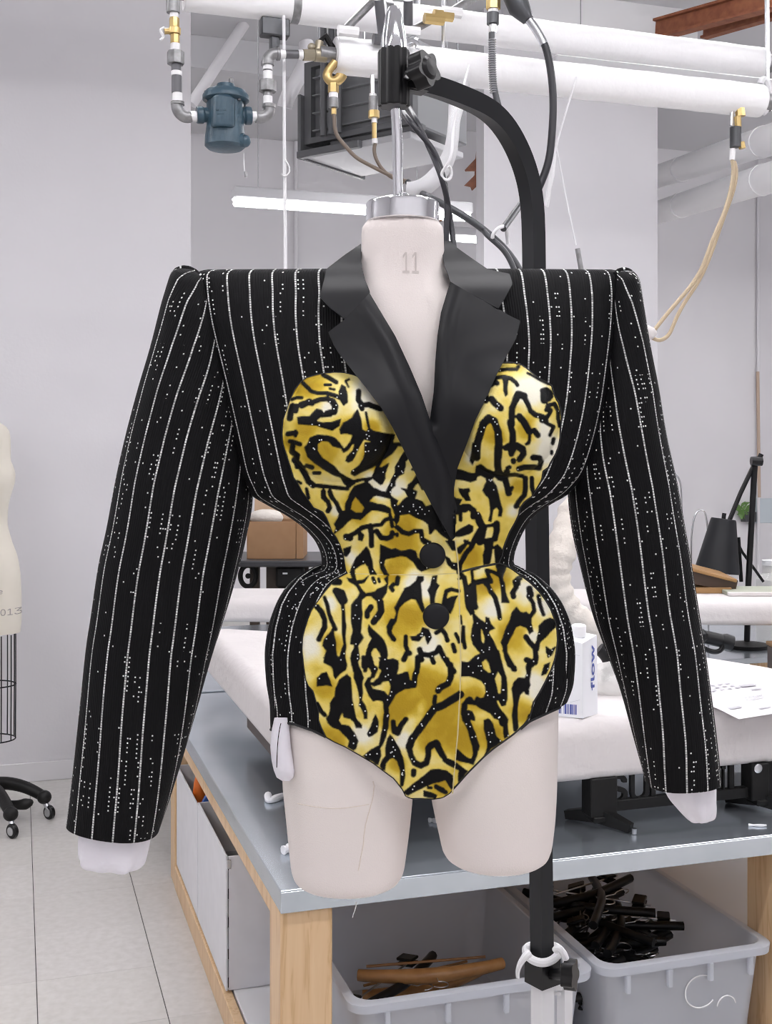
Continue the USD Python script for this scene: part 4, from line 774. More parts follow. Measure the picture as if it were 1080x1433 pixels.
obj('bolt', ball(px(731, 233, 1.828), (.0035, .002, .0035)), 'steel', stand)
# lower end: clamp, knob, light tube, base
lc = px(759, 1358, 1.85)
obj('lower_clamp', tube([lc+[0, 0, .02], lc-[0, 0, .02]], .0285, square=math.pi/4, up=upv), 'black_plastic', stand, smooth=30)
obj('lower_tube', tube([lc-[0, 0, .02], np.array([lc[0], lc[1], .06])], .0185, square=math.pi/4, up=upv), 'white_laminate', stand, smooth=30)
kb = px(797, 1364, 1.80)
obj('height_knob', join(star_knob(kb, (.9, -.4, .05), .021, .018), rod(lc+[.01, -.012, 0], kb, .0085)), 'black_plastic', stand, smooth=30)
fb = px(790, 1378, 1.87)
obj('brace', tube([fb, np.array([fb[0], fb[1], .07])], .0125, square=math.pi/4, up=upv), 'white_laminate', stand, smooth=30)
obj('brace_bracket', join(tube([px(768, 1379, 1.86), px(793, 1379, 1.87)], .008, square=math.pi/4), tube([px(768, 1390, 1.86), px(793, 1390, 1.87)], .003, square=math.pi/4)), 'white_laminate', stand)
for k in range(4):
    a = k*math.pi/2+.5; e = np.array([lc[0]+.42*math.cos(a), lc[1]+.42*math.sin(a), .05])
    obj('base_leg', tube([np.array([lc[0], lc[1], .07]), e], .016, square=math.pi/4), 'black_paint', stand)
    obj('caster', join(lathe([(.012, -.011), (.025, -.011), (.025, .011), (.012, .011)], 20, e*[1, 1, 0]+[0, 0, .025], (math.sin(a), -math.cos(a), 0))), 'black_plastic', stand)
tie = thing('white_tie', 'white cord knotted round the lower clamp of the black stand', 'cord', lc+[0, 0, .025])
T0 = lc+[0, 0, .028]
obj('cord_loop', tube(smooth_curve([T0+[-.026, -.008, 0], T0+[-.008, -.026, -.004], T0+[.012, -.022, -.002], T0+[.026, -.008, .006], T0+[.018, .016, .004], T0+[-.004, .024, .002], T0+[-.022, .012, .004], T0+[-.026, -.008, 0]], 60), .0065, 10), 'white_cord', tie)
obj('cord_end', tube(smooth_curve([px(740, 1334, 1.82), px(732, 1342, 1.815), px(725, 1356, 1.815), px(725, 1369, 1.815)], 20), np.linspace(.0065, .0025, 20), 10), 'white_cord', tie)
obj('cord_end', tube(smooth_curve([px(777, 1330, 1.82), px(783, 1328, 1.815), px(790, 1338, 1.812), px(791, 1356, 1.812)], 20), np.linspace(.006, .0055, 20), 10), 'white_cord', tie)
# ================================================================== things on the table
BZ0, BZ1 = .858, 1.03
press = thing('pressing_table', 'near wide white padded pressing table on a black frame with cut-out letters', 'pressing table', W(1.0, .9, TZ))
pg = Polygon([(.135, .165), (1.95, .19), (2.02, .5), (1.975, .775), (1.87, 1.05), (.15, 2.4)])
def pad(poly, z0, z1, r):
    rings = []
    for a in np.linspace(-math.pi/2, math.pi/2, 9):
        g = poly.buffer(-r*1.6).buffer(r*1.6-r+r*math.cos(a), quad_segs=10); q = resample(np.array(g.exterior.coords)[:-1], .02)
        # same count and start on every ring
        q = resample(q, 1e9) if False else q
        rings.append((q, (z0+z1)/2+((z1-z0)/2)*math.sin(a)))
    n = 260; out = []
    for q, z in rings:
        c = q-q.mean(0); s = np.argmin(np.abs(np.arctan2(c[:, 1], c[:, 0]))); q = np.roll(q, -s, 0); P = np.vstack([q, q[:1]]); t = np.concatenate([[0], np.cumsum(np.linalg.norm(np.diff(P, axis=0), axis=1))]); t /= t[-1]
        u = np.linspace(0, 1, n+1)[:-1]; out.append(np.column_stack([np.interp(u, t, P[:, 0]), np.interp(u, t, P[:, 1]), np.full(n, z)]))
    return loft(out)
def fitted(poly, z0, z1, r, rb=.03):           # slab with rounded edges by hull-free offsets of one ring
    base = resample(np.array(poly.buffer(-.09).buffer(.09, quad_segs=8).exterior.coords)[:-1], .02); nx = np.roll(base, -1, 0)-np.roll(base, 1, 0); nx = np.column_stack([nx[:, 1], -nx[:, 0]]); nx /= np.linalg.norm(nx, axis=1, keepdims=True)
    if not Polygon(base).exterior.is_ccw: nx = -nx
    out = []
    for inset, z in [(rb*(1-math.cos(a)), z0+rb+rb*math.sin(a)) for a in np.linspace(-math.pi/2, 0, 6)]+[(r*(1-math.cos(a)), z1-r+r*math.sin(a)) for a in np.linspace(0, math.pi/2, 7)]:
        out.append(np.column_stack([base-nx*inset, np.full(len(base), z)]))
    return loft(out)
obj('padded_cover', lw(fitted(pg, BZ0, BZ1, .055)), 'pad_cloth', press, smooth=60)
obj('under_frame', lbox((.19, .34, .78), (.4, 1.45, BZ0-.001), .004), 'dark_wood', press)
FY = .213
xl0, xl1 = local(only(820, 1100, FY))[0], local(only(857, 1100, FY))[0]
xr0, xr1 = local(only(1044, 1100, FY))[0], local(only(1068, 1100, FY))[0]
obj('upright', lbox((xl0, FY-.03, .75), (xl1, FY+.03, BZ0+.004)), 'black_iron', press)
obj('upright', lbox((xr0, FY-.03, .75), (xr1, FY+.03, BZ0+.004)), 'black_iron', press)
obj('upright', lbox((xr1+.01, FY+.0, .75), (xr1+.16, FY+.05, BZ0+.004)), 'black_iron', press)
for xm, sg in (((xl0+xl1)/2, 1), ((xr0+xr1)/2+.02, 1)):
    obj('foot', join(lw(tube([(xm-.06, FY+.09, TZ+.015), (xm, FY, TZ+.036), (xm+.055, FY-.085, TZ+.015)], [.017, .03, .017], square=math.pi/4)), lbox((xm-.035, FY-.035, TZ+.02), (xm+.035, FY+.035, .752))), 'black_iron', press, smooth=30)
    obj('levelling_screw', lw(rod((xm+.06, FY-.092, TZ+.001), (xm+.06, FY-.092, TZ+.016), .008, 14)), 'steel', press)
obj('cross_bar', lbox((xl1, FY-.012, .757), (xr0, FY+.012, .788), .002), 'black_iron', press)
def glyph(ch, u0, u1):
    m_ = meshkit.text_mesh(ch, .1, .012, bold=True); b = m_.bounds; x0, x1 = local(only(u0, 1110, FY))[0], local(only(u1, 1110, FY))[0]
    v = (m_.vertices-[b[0][0], b[0][1], 0])*[(x1-x0)/(b[1][0]-b[0][0]), .1/(b[1][1]-b[0][1]), 1]
    return lw(trimesh.Trimesh(np.column_stack([x0+v[:, 0], FY-.006+v[:, 2], .776+v[:, 1]*.86]), m_.faces, process=False))
for ch, a, b in (('S', 849, 877), ('U', 881, 907), ('P', 910, 934), ('I', 1009, 1014), ('L', 1019, 1042)): obj('letter', glyph(ch, a, b), 'black_iron', press, smooth=False)
obj('bolt_cap', lw(ball(((xr0+xr1)/2-.01, FY-.031, .848), (.014, .004, .014))), 'steel', press)
# carton
def at_board(u, v): return local(onz(u, v, BZ1))
cA = at_board(815, 1006); z0 = BZ1
carton = thing('water_carton', 'white drink carton lettered flow in blue, on the near pressing table', 'carton', W(cA[0], cA[1]+.05, z0))
K = FX/ (onz(815, 1006, z0)[1])       # pixels per metre there
d0 = onz(815, 1006, z0)[1]
wL, wR = 33/K, 25/K; Hc = 100/K
pA = onz(815, 1006, z0)[:2]
dl = np.array([-.87, .36]); dl /= np.linalg.norm(dl); drr = np.array([.66, .75]); drr /= np.linalg.norm(drr)
sL, sR = wL/.86, wR/.62
def cp(a, b, z): q = pA+dl*sL*a+drr*sR*b; return np.array([q[0], q[1], z])
g = .0006
lowb = [cp(0, 0, z0+.001), cp(1, 0, z0+.001), cp(1, 1, z0+.001), cp(0, 1, z0+.001)]
zz1 = z0+118/K; zt_ = z0+106/K
hl_ = np.array(lowb+[cp(.02, .02, zt_-.002), cp(.98, .02, zz1-.012), cp(.98, .98, zz1), cp(.02, .98, zt_+.014)])
obj('box_body', trimesh.convex.convex_hull(hl_), 'carton_paper', carton, smooth=20)
cc = cp(.5, .62, z0+(112)/K); ck = np.array([0, 0, 1.])
obj('screw_cap', lathe([(.0205, 0), (.0215, .003), (.0215, .03), (.019, .033), (.001, .0335)], 32, cc, (.0, -.12, 1)), 'cap_white', carton, smooth=40)
nR = np.array([drr[1], -drr[0], 0]); nL = np.array([dl[1], -dl[0], 0]); nL = nL if nL[1] < 0 else -nL; nR = nR if nR[1] < 0 else -nR
tx = meshkit.text_mesh('flow', .0215, .0006, bold=True)
b_ = tx.bounds; vv = (tx.vertices-[b_[0][0], b_[0][1], 0])*[64/K/(b_[1][0]-b_[0][0]), .0215/(b_[1][1]-b_[0][1])*.8, 1]
R0 = cp(0, .78, z0+36/K)
obj('brand_lettering', trimesh.Trimesh(R0+vv[:, :1]*[0, 0, 1.]-vv[:, 1:2]*np.append(drr, 0)*1.15+(vv[:, 2:]+.0002)*nR, tx.faces, process=False), 'carton_blue', carton, smooth=False)
def lab(x0, x1, z0_, z1_, m, n='print_line'):   # a flat printed patch on the carton's left face
    o = cp(0, 0, z0); X = np.append(dl, 0); q = [o+X*sL*a+[0, 0, z]+nL*k for k in (.0001, .0006) for a in (x0, x1) for z in (z0_/K, z1_/K)]
    return trimesh.convex.convex_hull(np.array(q))
bars = []
xx_ = .22
for w, s in ((.05, .02), (.02, .03), (.04, .02), (.07, .03), (.02, .02), (.03, .03), (.06, .02), (.02, .09), (.02, .02), (.04, .02), (.03, .02)):
    bars.append(lab(xx_, xx_+w, 5, 19, 0)); xx_ += w+s
obj('barcode', join(*bars), 'carton_blue', carton, smooth=False)
obj('fine_print', join(*[lab(.42+.12*(i % 3 == 0), .86-.07*(i % 2), 47+5.2*i, 48.1+5.2*i, 0) for i in range(8)]), 'carton_grey', carton, smooth=False)
obj('fold_line', join(*[frame_mesh(cbox((0, 0, 0), (sL*.4, .0005, .0008), .0001), cp(.1, 0, z0+z/K), np.append(dl, 0)*.95+[0, 0, .3*s], nL, [0, 0, 1.]) for z, s in ((26, -1), (88, .4))]), 'carton_grey', carton, smooth=False)
# printed sheets on the right of the board
def paper(name, label, quad, dz, lines, seed):
    zc_ = BZ1+dz; t = thing(name, label, 'paper sheet', [*np.mean([onz(*q, zc_)[:2] for q in quad], 0), zc_])
    Q = np.array([onz(*q, zc_) for q in quad]); n = 14; s = np.linspace(0, 1, n); S, T = np.meshgrid(s, s)
    P = Q[0]*(1-S)[..., None]*(1-T)[..., None]+Q[1]*S[..., None]*(1-T)[..., None]+Q[2]*S[..., None]*T[..., None]+Q[3]*(1-S)[..., None]*T[..., None]
    P = P.reshape(-1, 3); P[:, 2] += .004*(meshkit.noise(np.column_stack([S.ravel()*2, T.ravel()*2, 0*S.ravel()+seed]))-.2)
    f = [[i*n+j, i*n+j+1, (i+1)*n+j+1] for i in range(n-1) for j in range(n-1)]+[[i*n+j, (i+1)*n+j+1, (i+1)*n+j] for i in range(n-1) for j in range(n-1)]
    f = np.array(f); k = len(P); low = P-[0, 0, .0008]; obj('sheet', trimesh.Trimesh(np.vstack([P, low]), np.vstack([f, f[:, ::-1]+k]), process=False), 'paper', t)
    for a0, a1, b0, b1 in lines:
        c = lambda a, b: Q[0]*(1-a)*(1-b)+Q[1]*a*(1-b)+Q[2]*a*b+Q[3]*(1-a)*b+[0, 0, .0042]
        obj('printed_block', trimesh.convex.convex_hull(np.array([c(a, b)+[0, 0, z] for a in (a0, a1) for b in (b0, b1) for z in (0, .0004)])), 'print_grey', t, smooth=False)
paper('printed_sheet', 'printed paper sheet lying farther back on the right of the near pressing table', [(965, 958), (1043, 950), (1120, 975), (1030, 990)], .001, [(.1+.13*i, .17+.13*i, .15+.1*j, .19+.1*j) for i in range(4) for j in range(3)]+[(.6, .85, .3, .38), (.62, .8, .5, .54), (.3, .5, .7, .75)], 1)
paper('printed_sheet', 'curled white paper sheet nearest the front edge on the right of the near pressing table', [(982, 983), (1060, 968), (1130, 992), (1034, 1007)], .007, [(.12, .3, .5, .58), (.45, .62, .72, .76), (.55, .9, .2, .22), (.55, .86, .3, .32)], 3)
# bag behind the carton
b0 = local(px(856, 955, d0+.35)); t = thing('clear_bag', 'small clear plastic bag behind the lettered carton', 'bag', W(b0[0], b0[1], BZ1))
bm_ = trimesh.creation.icosphere(subdivisions=3, radius=1.); nz = meshkit.fbm(bm_.vertices*2.2+5, 3, 2); obj('bag', trimesh.Trimesh((bm_.vertices*(.8+.45*nz)[:, None])*[.075, .05, .055]+W(b0[0], b0[1], BZ1+.048), bm_.faces, process=False), 'clear_bag', t)
t = thing('black_grip', 'black grip seen between the lettered carton and the right sleeve', 'handle', px(849, 926, d0+.55))
obj('grip', tube(smooth_curve([px(838, 908, d0+.55), px(848, 918, d0+.55), px(853, 932, d0+.55), px(846, 944, d0+.55)], 20), .022, 12), 'black_plastic', t)
obj('stem', rod(px(846, 944, d0+.55), np.array([*px(846, 944, d0+.55)[:2], BZ1+.002]), .012), 'black_plastic', t)
# iron handle
hd0 = 5.1
t = thing('iron_handle', 'black cylindrical iron handle with a trigger loop, right of the jacket sleeve', 'iron', px(1000, 897, hd0))
obj('grip', tube([px(950, 882, hd0), px(975, 889, hd0), px(1010, 897, hd0)], .03, 20), 'black_plastic', t, smooth=40)
obj('end_cap', tube([px(1009, 897, hd0), px(1014, 898, hd0), px(1024, 901, hd0)], [.03, .037, .036], 20), 'black_plastic', t, smooth=40)
obj('trigger', tube(smooth_curve([px(1012, 902, hd0-.02), px(1006, 911, hd0-.02), px(997, 912, hd0-.02), px(985, 907, hd0-.02)], 24), .011, 10), 'black_plastic', t)
obj('body', frame_mesh(cbox((-.14, -.06, 0), (.1, .06, .06), .02), np.array([px(955, 900, hd0)[0], hd0, BZ1-.06]), [1, 0, 0], [0, 1, 0], [0, 0, 1.]), 'black_plastic', t)
obj('stem', rod(px(958, 886, hd0), np.array([px(955, 900, hd0)[0], hd0, TZ+.001]), .02), 'black_plastic', t)
# scraps on the table top
def scrap(label, pts, r, name='thread_scrap'):
    P = smooth_curve([onz(u, v, TZ+r*.9) for u, v in pts], 26); s = np.linspace(0, 1, 26)
    obj(name, tube(P, r*(.7+.4*np.abs(np.cos(s*5))), 9), 'white_cord', None, label=label, cat='scrap')
scrap('twisted white cloth scrap on the steel table top beside the left thigh of the form', [(375, 1113), (379, 1120), (384, 1118), (392, 1115), (399, 1112)], .011, 'cloth_scrap')
scrap('small white cloth scrap half hidden behind the left thigh of the form', [(396, 1190), (402, 1188), (410, 1183)], .012, 'cloth_scrap')
scrap('thin white chalk stick on the steel table top at the right edge', [(1047, 1154.5), (1058, 1155), (1072, 1155)], .004, 'chalk_stick')
scrap('tiny white cloth scrap on the table between the thighs of the form', [(600, 1148), (606, 1148), (612, 1150)], .007, 'cloth_scrap')
for i, (u, v) in enumerate(((1000, 1128), )):
    o = only(u, 1136, .42); t = thing('plastic_wrap', 'crumpled clear wrap on the table behind the black lettered frame', 'plastic wrap', [*o[:2], TZ])
    bb = trimesh.creation.icosphere(subdivisions=3, radius=1.); nz = meshkit.fbm(bb.vertices*2.5+9, 3, 4); obj('wrap', trimesh.Trimesh(bb.vertices*(.75+.5*nz)[:, None]*[.16, .05, .03]+[*o[:2], TZ+.031], bb.faces, process=False), 'clear_bag', t)

# ================================================================== second table and what stands on it
T2 = TY+.05
tb2 = thing('far_table', 'second steel topped table behind the first', 'table', W(1.6, T2+1, 0))
obj('table_top', lbox((.02, T2, TZ-.03), (4.6, T2+2.0, TZ), .003), 'sheet_steel', tb2)
for x, y in ((.5, T2+.02), (4.45, T2+.02), (.5, T2+1.86), (4.45, T2+1.86)): obj('leg', lbox((x, y, 0), (x+.1, y+.1, TZ-.031)), 'maple', tb2)
board = thing('ironing_board', 'far long white padded ironing board across the second table', 'ironing board', W(1.5, T2+.9, TZ))
bd0, bd1 = 5.75, 6.15
bz1 = px(0, 826, bd1)[2]; bz0 = px(0, 873, bd0)[2]; xl, xr = px(285, 850, 6)[0], px(1150, 850, 6)[0]
bp_ = Polygon([(xl, bd0+.05), (xr, bd0-.1), (xr, bd1+.1), (xl, bd1+.15)]); base = fitted(bp_, bz0, bz1, .06); obj('padded_cover', base, 'pad_cloth', board, smooth=60)
for x in (-.3, .75, 2.7): obj('foot_frame', cbox((x-.03, bd0+.1, TZ+.001), (x+.03, bd1, bz0+.003)), 'black_iron', board)
# wooden tray and green board
t = thing('wooden_tray', 'dark wooden tray with a lighter rim under the black task lamp', 'tray', px(992, 812, 6.3))
tz0 = bz1
def tilt_box(u0, v0, u1, v1, d, dep, th):
    a, b = px(u0, v0, d), px(u1, v1, d); X = b-a; L = np.linalg.norm(X); X /= L; Y = np.array([0, 1., .04]); Z = np.cross(X, Y); Z /= np.linalg.norm(Z)
    return frame_mesh(cbox((0, 0, -th), (L, dep, 0), .004), a, X, Y, Z)
obj('rim', tilt_box(962, 793, 1032, 811, 6.0, .32, .018), 'tray_wood', t); obj('box', tilt_box(964, 797, 1033, 812, 6.02, .28, .07), 'dark_wood', t); obj('base', cbox(np.array([px(962, 820, 6.05)[0], 6.0, bz1+.0]), np.array([px(1020, 820, 6.05)[0], 6.3, bz1+.03])), 'tray_wood', t)
t = thing('green_panel', 'thin pale green flat panel lying on the far ironing board at the right edge', 'panel', px(1050, 820, 6.1))
obj('panel', cbox(px(1018, 821, 5.9)*[1, 0, 0]+[0, 5.9, bz1+.001], px(1110, 820, 5.9)*[1, 0, 0]+[0, 6.15, bz1+.022]), 'shelf_green', t); obj('edge', cbox(px(1017, 821, 5.9)*[1, 0, 0]+[0, 5.875, bz1+.001], px(1110, 820, 5.9)*[1, 0, 0]+[0, 5.899, bz1+.02]), 'pad_cloth', t)
# task lamp
ld = 6.5
lamp = thing('task_lamp', 'black metal task lamp with conical shade and jointed arm behind the right sleeve', 'lamp', np.array([px(1050, 800, ld)[0], ld, TZ]))
sc, sa_ = px(1003, 800, ld), px(1012, 728, ld)
ax = (sa_-sc)/np.linalg.norm(sa_-sc); hh = np.linalg.norm(sa_-sc)
obj('shade', lathe([(.121, 0), (.123, .004), (.07, hh), (.066, hh+.008), (.001, hh+.009), (.06, hh-.006), (.117, .006)], 40, sc, ax), 'shade_grey', lamp, smooth=40)
obj('shade_knob', rod(sa_+ax*.005, sa_+ax*.04, .012), 'black_plastic', lamp)
jt = px(1056, 648, ld)
obj('upper_arm', tube([sa_+[.03, 0, -.01], px(1036, 690, ld), jt], .013, 10), 'black_plastic', lamp)
obj('post', tube([jt, px(1052, 720, ld), px(1047, 815, ld), px(1045, 830, ld)*[1, 1, 0]+[0, 0, TZ+.03]], .017, 12), 'black_plastic', lamp)
obj('joint', join(rod(jt-[.03, .03, -.01], jt+[.03, -.03, .01], .026), rod(jt+[.02, -.02, .03], jt+[.03, -.02, .05], .014)), 'black_plastic', lamp)
obj('spring_arm', tube([px(1022, 738, ld+.03), px(1038, 772, ld+.03), px(1068, 814, ld+.03)], .008, 8), 'black_plastic', lamp)
obj('support_arm', tube([px(1033, 752, ld+.02), px(1037, 814, ld+.02)], .011, 8), 'black_plastic', lamp)
obj('base', lathe([(.12, .001), (.12, .02), (.03, .035)], 32, np.array([px(1045, 800, ld)[0], ld, TZ])), 'black_iron', lamp)
for lbl, pts, d in (('taller chrome wire loop just right of the jacket sleeve', [(936, 665), (940, 662), (948, 667), (953, 690), (954, 745), (955, 800)], 6.55), ('shorter chrome wire arch left of the conical lamp shade', [(965, 790), (967, 760), (970, 730), (977, 715), (984, 715), (988, 725), (991, 760), (991, 792)], 6.52)):
    P = [px(*p, d) for p in pts]; P[-1] = P[-1]*[1, 1, 0]+[0, 0, TZ+.002]
    if 'shorter' in lbl: P[0] = P[0]*[1, 1, 0]+[0, 0, TZ+.002]
    else: P = [px(930, 690, d)*[1, 1, 0]+[0, 0, TZ+.002], px(931, 690, d)]+P
    obj('wire_loop', tube(smooth_curve(P, 70), .005, 8), 'steel', None, label=lbl, cat='wire')
# soft arm leaning by the post
P = smooth_curve([px(804, 690, 5.3), px(797, 735, 5.25), px(785, 775, 5.2), px(781, 800, 5.2), px(788, 830, 5.2), px(806, 858, 5.2), px(832, 880, 5.2), px(864, 915, 5.25), px(884, 948, 5.3)], 60); s = np.linspace(0, 1, 60)
obj('stuffed_arm', tube(P, (.058+.012*np.sin(s*9)+.0045*np.sin(s*95))*np.clip(s*12+.3, 0, 1)*np.clip((1-s)*12+.3, 0, 1), 20), 'muslin', None, smooth=60, label='wrinkled stuffed muslin arm leaning behind the black post, left of the right sleeve', cat='stuffed arm')
# box at the right edge
q = px(1075, 893, 6.0); t = thing('wooden_box', 'brown wooden box on the second table at the right edge of the picture', 'box', [q[0]+.1, 6., TZ])
obj('box', cbox((px(1057, 890, 5.9)[0], 5.45, TZ+.001), (px(1120, 890, 5.9)[0], 5.72, TZ+.14)), 'dark_wood', t); obj('lid', cbox((px(1056, 890, 5.9)[0], 5.44, TZ+.141), (px(1120, 890, 5.9)[0], 5.73, TZ+.16)), 'tray_wood', t)
# wall things at the right
wd = BY-.03
def wall_item(u0, v0, u1, v1, off, th): a, b = local(only(u0, v1, BY)), local(only(u1, v0, BY)); return lw(cbox((a[0], BY-off-th, a[2]), (b[0], BY-off, b[2]), .004))
t = thing('planter', 'small green leafy plant in a dark wall pocket behind the task lamp', 'plant', only(1042, 730, wd)); obj('pocket', wall_item(1036, 716, 1052, 730, .002, .1), 'dark_metal', t)
lv = []
for i in range(26):
    c = only(R2.uniform(1032, 1051), R2.uniform(704, 724), BY-.08); a = R2.uniform(0, 6.28, 2); d = np.array([math.cos(a[0]), -.4, math.sin(a[0])]); u = np.cross(d, [0, 1, .2]); u /= np.linalg.norm(u)
    lv.append(trimesh.convex.convex_hull(np.array([c-d*.06, c+u*.022, c+d*.06, c-u*.022, c+np.array([0, -.006, 0])])))
obj('foliage', join(*lv), 'leaf_green', t, kind='stuff')
obj('wall_sheet', wall_item(1056, 697, 1092, 732, .002, .012), 'pale_blue', None, label='pale blue sheet fixed to the wall right of the task lamp post', cat='sheet')
a, b = only(1062, 696, BY-.06), only(1060, 520, BY-.06); obj('wooden_stick', rod(a, b, .022, 12), 'stick_wood', None, label='pale wooden stick hanging upright on the wall above the task lamp', cat='stick')
t = thing('clear_jar', 'translucent pale jar at the right edge behind the lamp', 'jar', np.array([px(1076, 800, 6.7)[0], 6.7, TZ])); c = np.array([px(1078, 800, 6.7)[0], 6.7, TZ+.001]); obj('jar', lathe([(.075, 0), (.08, .02), (.08, .36), (.045, .4), (.045, .44)], 28, c), 'clear_bag', t); obj('jar_lid', lathe([(.048, .441), (.048, .47), (.01, .475)], 28, c), 'clear_stand', t)
# bench and carton far left behind the body
bdp = 8.2; bz = px(0, 784, bdp)[2]
bench = thing('machine_bench', 'dark bench with brown legs and black machine parts below, behind the left waist', 'bench', np.array([px(390, 800, bdp)[0], bdp+.3, 0]))
X0, X1 = px(312, 0, bdp)[0], px(520, 0, bdp)[0]
obj('bench_top', cbox((X0, bdp-.05, bz-.045), (X1, bdp+.75, bz), .01), 'bench_dark', bench)
for u0, u1, m in ((350, 363, 'bench_brown'), (373, 432, 'bench_brown'), (455, 470, 'bench_brown')): obj('leg_panel', cbox((px(u0, 0, bdp+.15)[0], bdp+.12, 0), (px(u1, 0, bdp+.15)[0], bdp+.2, bz-.046)), m, bench)
obj('drive_wheel', join(tube([px(347, 806, bdp+.1)+np.array([.055*math.cos(a), 0, .075*math.sin(a)]) for a in np.linspace(0, 6.283, 40)[:-1]], .018, 10, closed=True), rod(px(347, 806, bdp+.1), px(347, 806, bdp+.2), .02)), 'black_iron', bench)
obj('motor_box', cbox((px(385, 0, bdp)[0], bdp+.02, px(0, 824, bdp)[2]), (px(425, 0, bdp)[0], bdp+.115, px(0, 792, bdp)[2]), .02), 'black_iron', bench)
obj('maker_plate', cbox((px(395, 0, bdp)[0], bdp+.012, px(0, 804, bdp)[2]), (px(402, 0, bdp)[0], bdp+.019, px(0, 801.5, bdp)[2]), .002), 'cap_white', bench)
t = thing('cardboard_box', 'open brown cardboard box on the dark bench, seen through the left waist gap', 'cardboard box', np.array([px(385, 780, bdp)[0], bdp+.2, bz]))
x0, x1, zt2 = px(344, 0, bdp)[0], px(412, 0, bdp)[0], px(0, 731, bdp)[2]; zb = bz+.001; x2 = px(423, 0, bdp)[0]
obj('front_panel', cbox((x0, bdp+.1, zb), (x1, bdp+.108, zt2)), 'cardboard', t); obj('side_panel', cbox((x1+.004, bdp+.1, zb), (x2, bdp+.5, zt2)), 'cardboard', t); obj('back_panel', cbox((x0, bdp+.5, zb), (x2, bdp+.508, zt2)), 'cardboard', t); obj('side_panel', cbox((x0-.006, bdp+.1, zb), (x0-.001, bdp+.5, zt2)), 'cardboard', t)
obj('flap', frame_mesh(cbox((0, 0, 0), (x1-x0, .008, .2)), np.array([x0, bdp+.505, zt2]), [1, 0, 0], [0, 1, 0], [0, .3, .95]), 'cardboard_light', t)
cl_ = ball(((x0+x1)/2-.06, bdp+.3, zt2+.02), (.13, .11, .06), 3); cl_.vertices += .03*(meshkit.fbm(cl_.vertices*9, 3, 1)[:, None]-.5)
obj('pale_cloth', cl_, 'muslin', None, label='pale crumpled cloth bundle in the brown cardboard box', cat='cloth')
# trestle form on casters at the left edge
fd = 5.85; fcx = (-20-540)*fd/FX; s1 = fd/FX
f2 = thing('dress_form', 'beige dress form with wire cage and black caster base, cut by the left edge', 'dress form', (fcx, fd, 0))
tb_ = [(585, 8, 7), (592, 20, 15), (598, 29, 20), (606, 33, 24), (625, 34, 28), (642, 33.5, 31), (655, 38, 34), (664, 40, 36), (676, 39, 35), (690, 35, 31), (707, 31, 26), (729, 29.5, 24), (755, 35, 27), (781, 44, 32), (811, 48, 35), (840, 49, 36), (863, 49, 36), (884, 47.5, 35), (889, 44, 33)]
tt = PchipInterpolator([r[0] for r in tb_], [r[1:] for r in tb_])(np.arange(585, 889.1, 6)); aa = np.arange(64)*2*np.pi/64
obj('torso', loft([np.column_stack([fcx+w*s1*np.cos(aa), fd+dp_*s1*np.sin(aa), np.full(64, EYE-(v-640)*s1)]) for v, (w, dp_) in zip(np.arange(585, 889.1, 6), tt)]), 'old_canvas', f2, smooth=60)
obj('neck', lathe([(.05, 0), (.045, .08), (.05, .12), (.02, .125)], 28, (fcx, fd, px(0, 587, fd)[2])), 'old_canvas', f2)
zc0, zc1, zc2 = [px(0, v, fd)[2] for v in (890, 958, 1034)]
def ring_(z, a, b): return tube([np.array([fcx+a*math.cos(t_), fd+b*math.sin(t_), z]) for t_ in np.linspace(0, 6.2832, 49)[:-1]], .0035, 6, closed=True)
obj('cage_ring', ring_(zc1, .148, .115), 'black_paint', f2); obj('cage_ring', ring_(zc2, .146, .115), 'black_paint', f2)
for k in range(14):
    a_ = k*2*np.pi/14+.12; p = np.array([.148*math.cos(a_), .115*math.sin(a_), 0]); obj('cage_wire', tube([p+[fcx, fd, zc0+.01], p+[fcx, fd, zc1], p*.99+[fcx, fd, zc2]], .003, 6), 'black_paint', f2)
obj('stem', rod((fcx, fd, .1), (fcx, fd, zc0+.01), .02), 'black_iron', f2)
hub = np.array([fcx, fd, .125]); obj('hub', lathe([(.06, -.045), (.07, -.02), (.07, .02), (.04, .05), (.025, .09)], 28, hub), 'black_iron', f2)
obj('pedal', tube(smooth_curve([hub+[.05, -.05, -.02], px(12, 1124, fd-.15), px(30, 1126, fd-.18), px(46, 1121, fd-.18)], 24), np.concatenate([np.full(12, .016), np.linspace(.018, .028, 8), [.026, .022, .018, .008]]), 12), 'black_iron', f2)
for k, (e, c) in enumerate(((px(62, 1111, 5.72), (71, 1129)), (px(15, 1150, 5.45), (22, 1166)), (np.array([fcx-.38, fd+.1, .11]), None), (np.array([fcx-.3, fd-.3, .11]), None), (np.array([fcx-.3, fd+.34, .11]), None))):
    e = np.array([e[0], e[1], .105]); mid = (hub+e)/2+[0, 0, .035]
    obj('base_leg', tube(smooth_curve([hub, mid, e], 20), np.linspace(.036, .026, 20), 12), 'black_iron', f2, smooth=50)
    obj('leg_end', ball(e, (.035, .035, .034)), 'black_iron', f2)
    dv = (e-hub)*[1, 1, 0]; dv /= np.linalg.norm(dv); w = e*[1, 1, 0]+dv*.03+[0, 0, .034]; axw = np.array([-.55, -.83, 0]) if k < 2 else np.array([dv[1], -dv[0], 0])
    obj('caster', join(lathe([(.012, -.011), (.03, -.012), (.034, -.008), (.034, .008), (.03, .012), (.012, .011)], 24, w, axw)), 'black_plastic', f2, smooth=30)
    obj('caster_fork', join(rod(e-[0, 0, .02], w+[0, 0, .012], .013), lathe([(.02, -.0145), (.02, .0145)], 20, w, axw)), 'steel', f2)
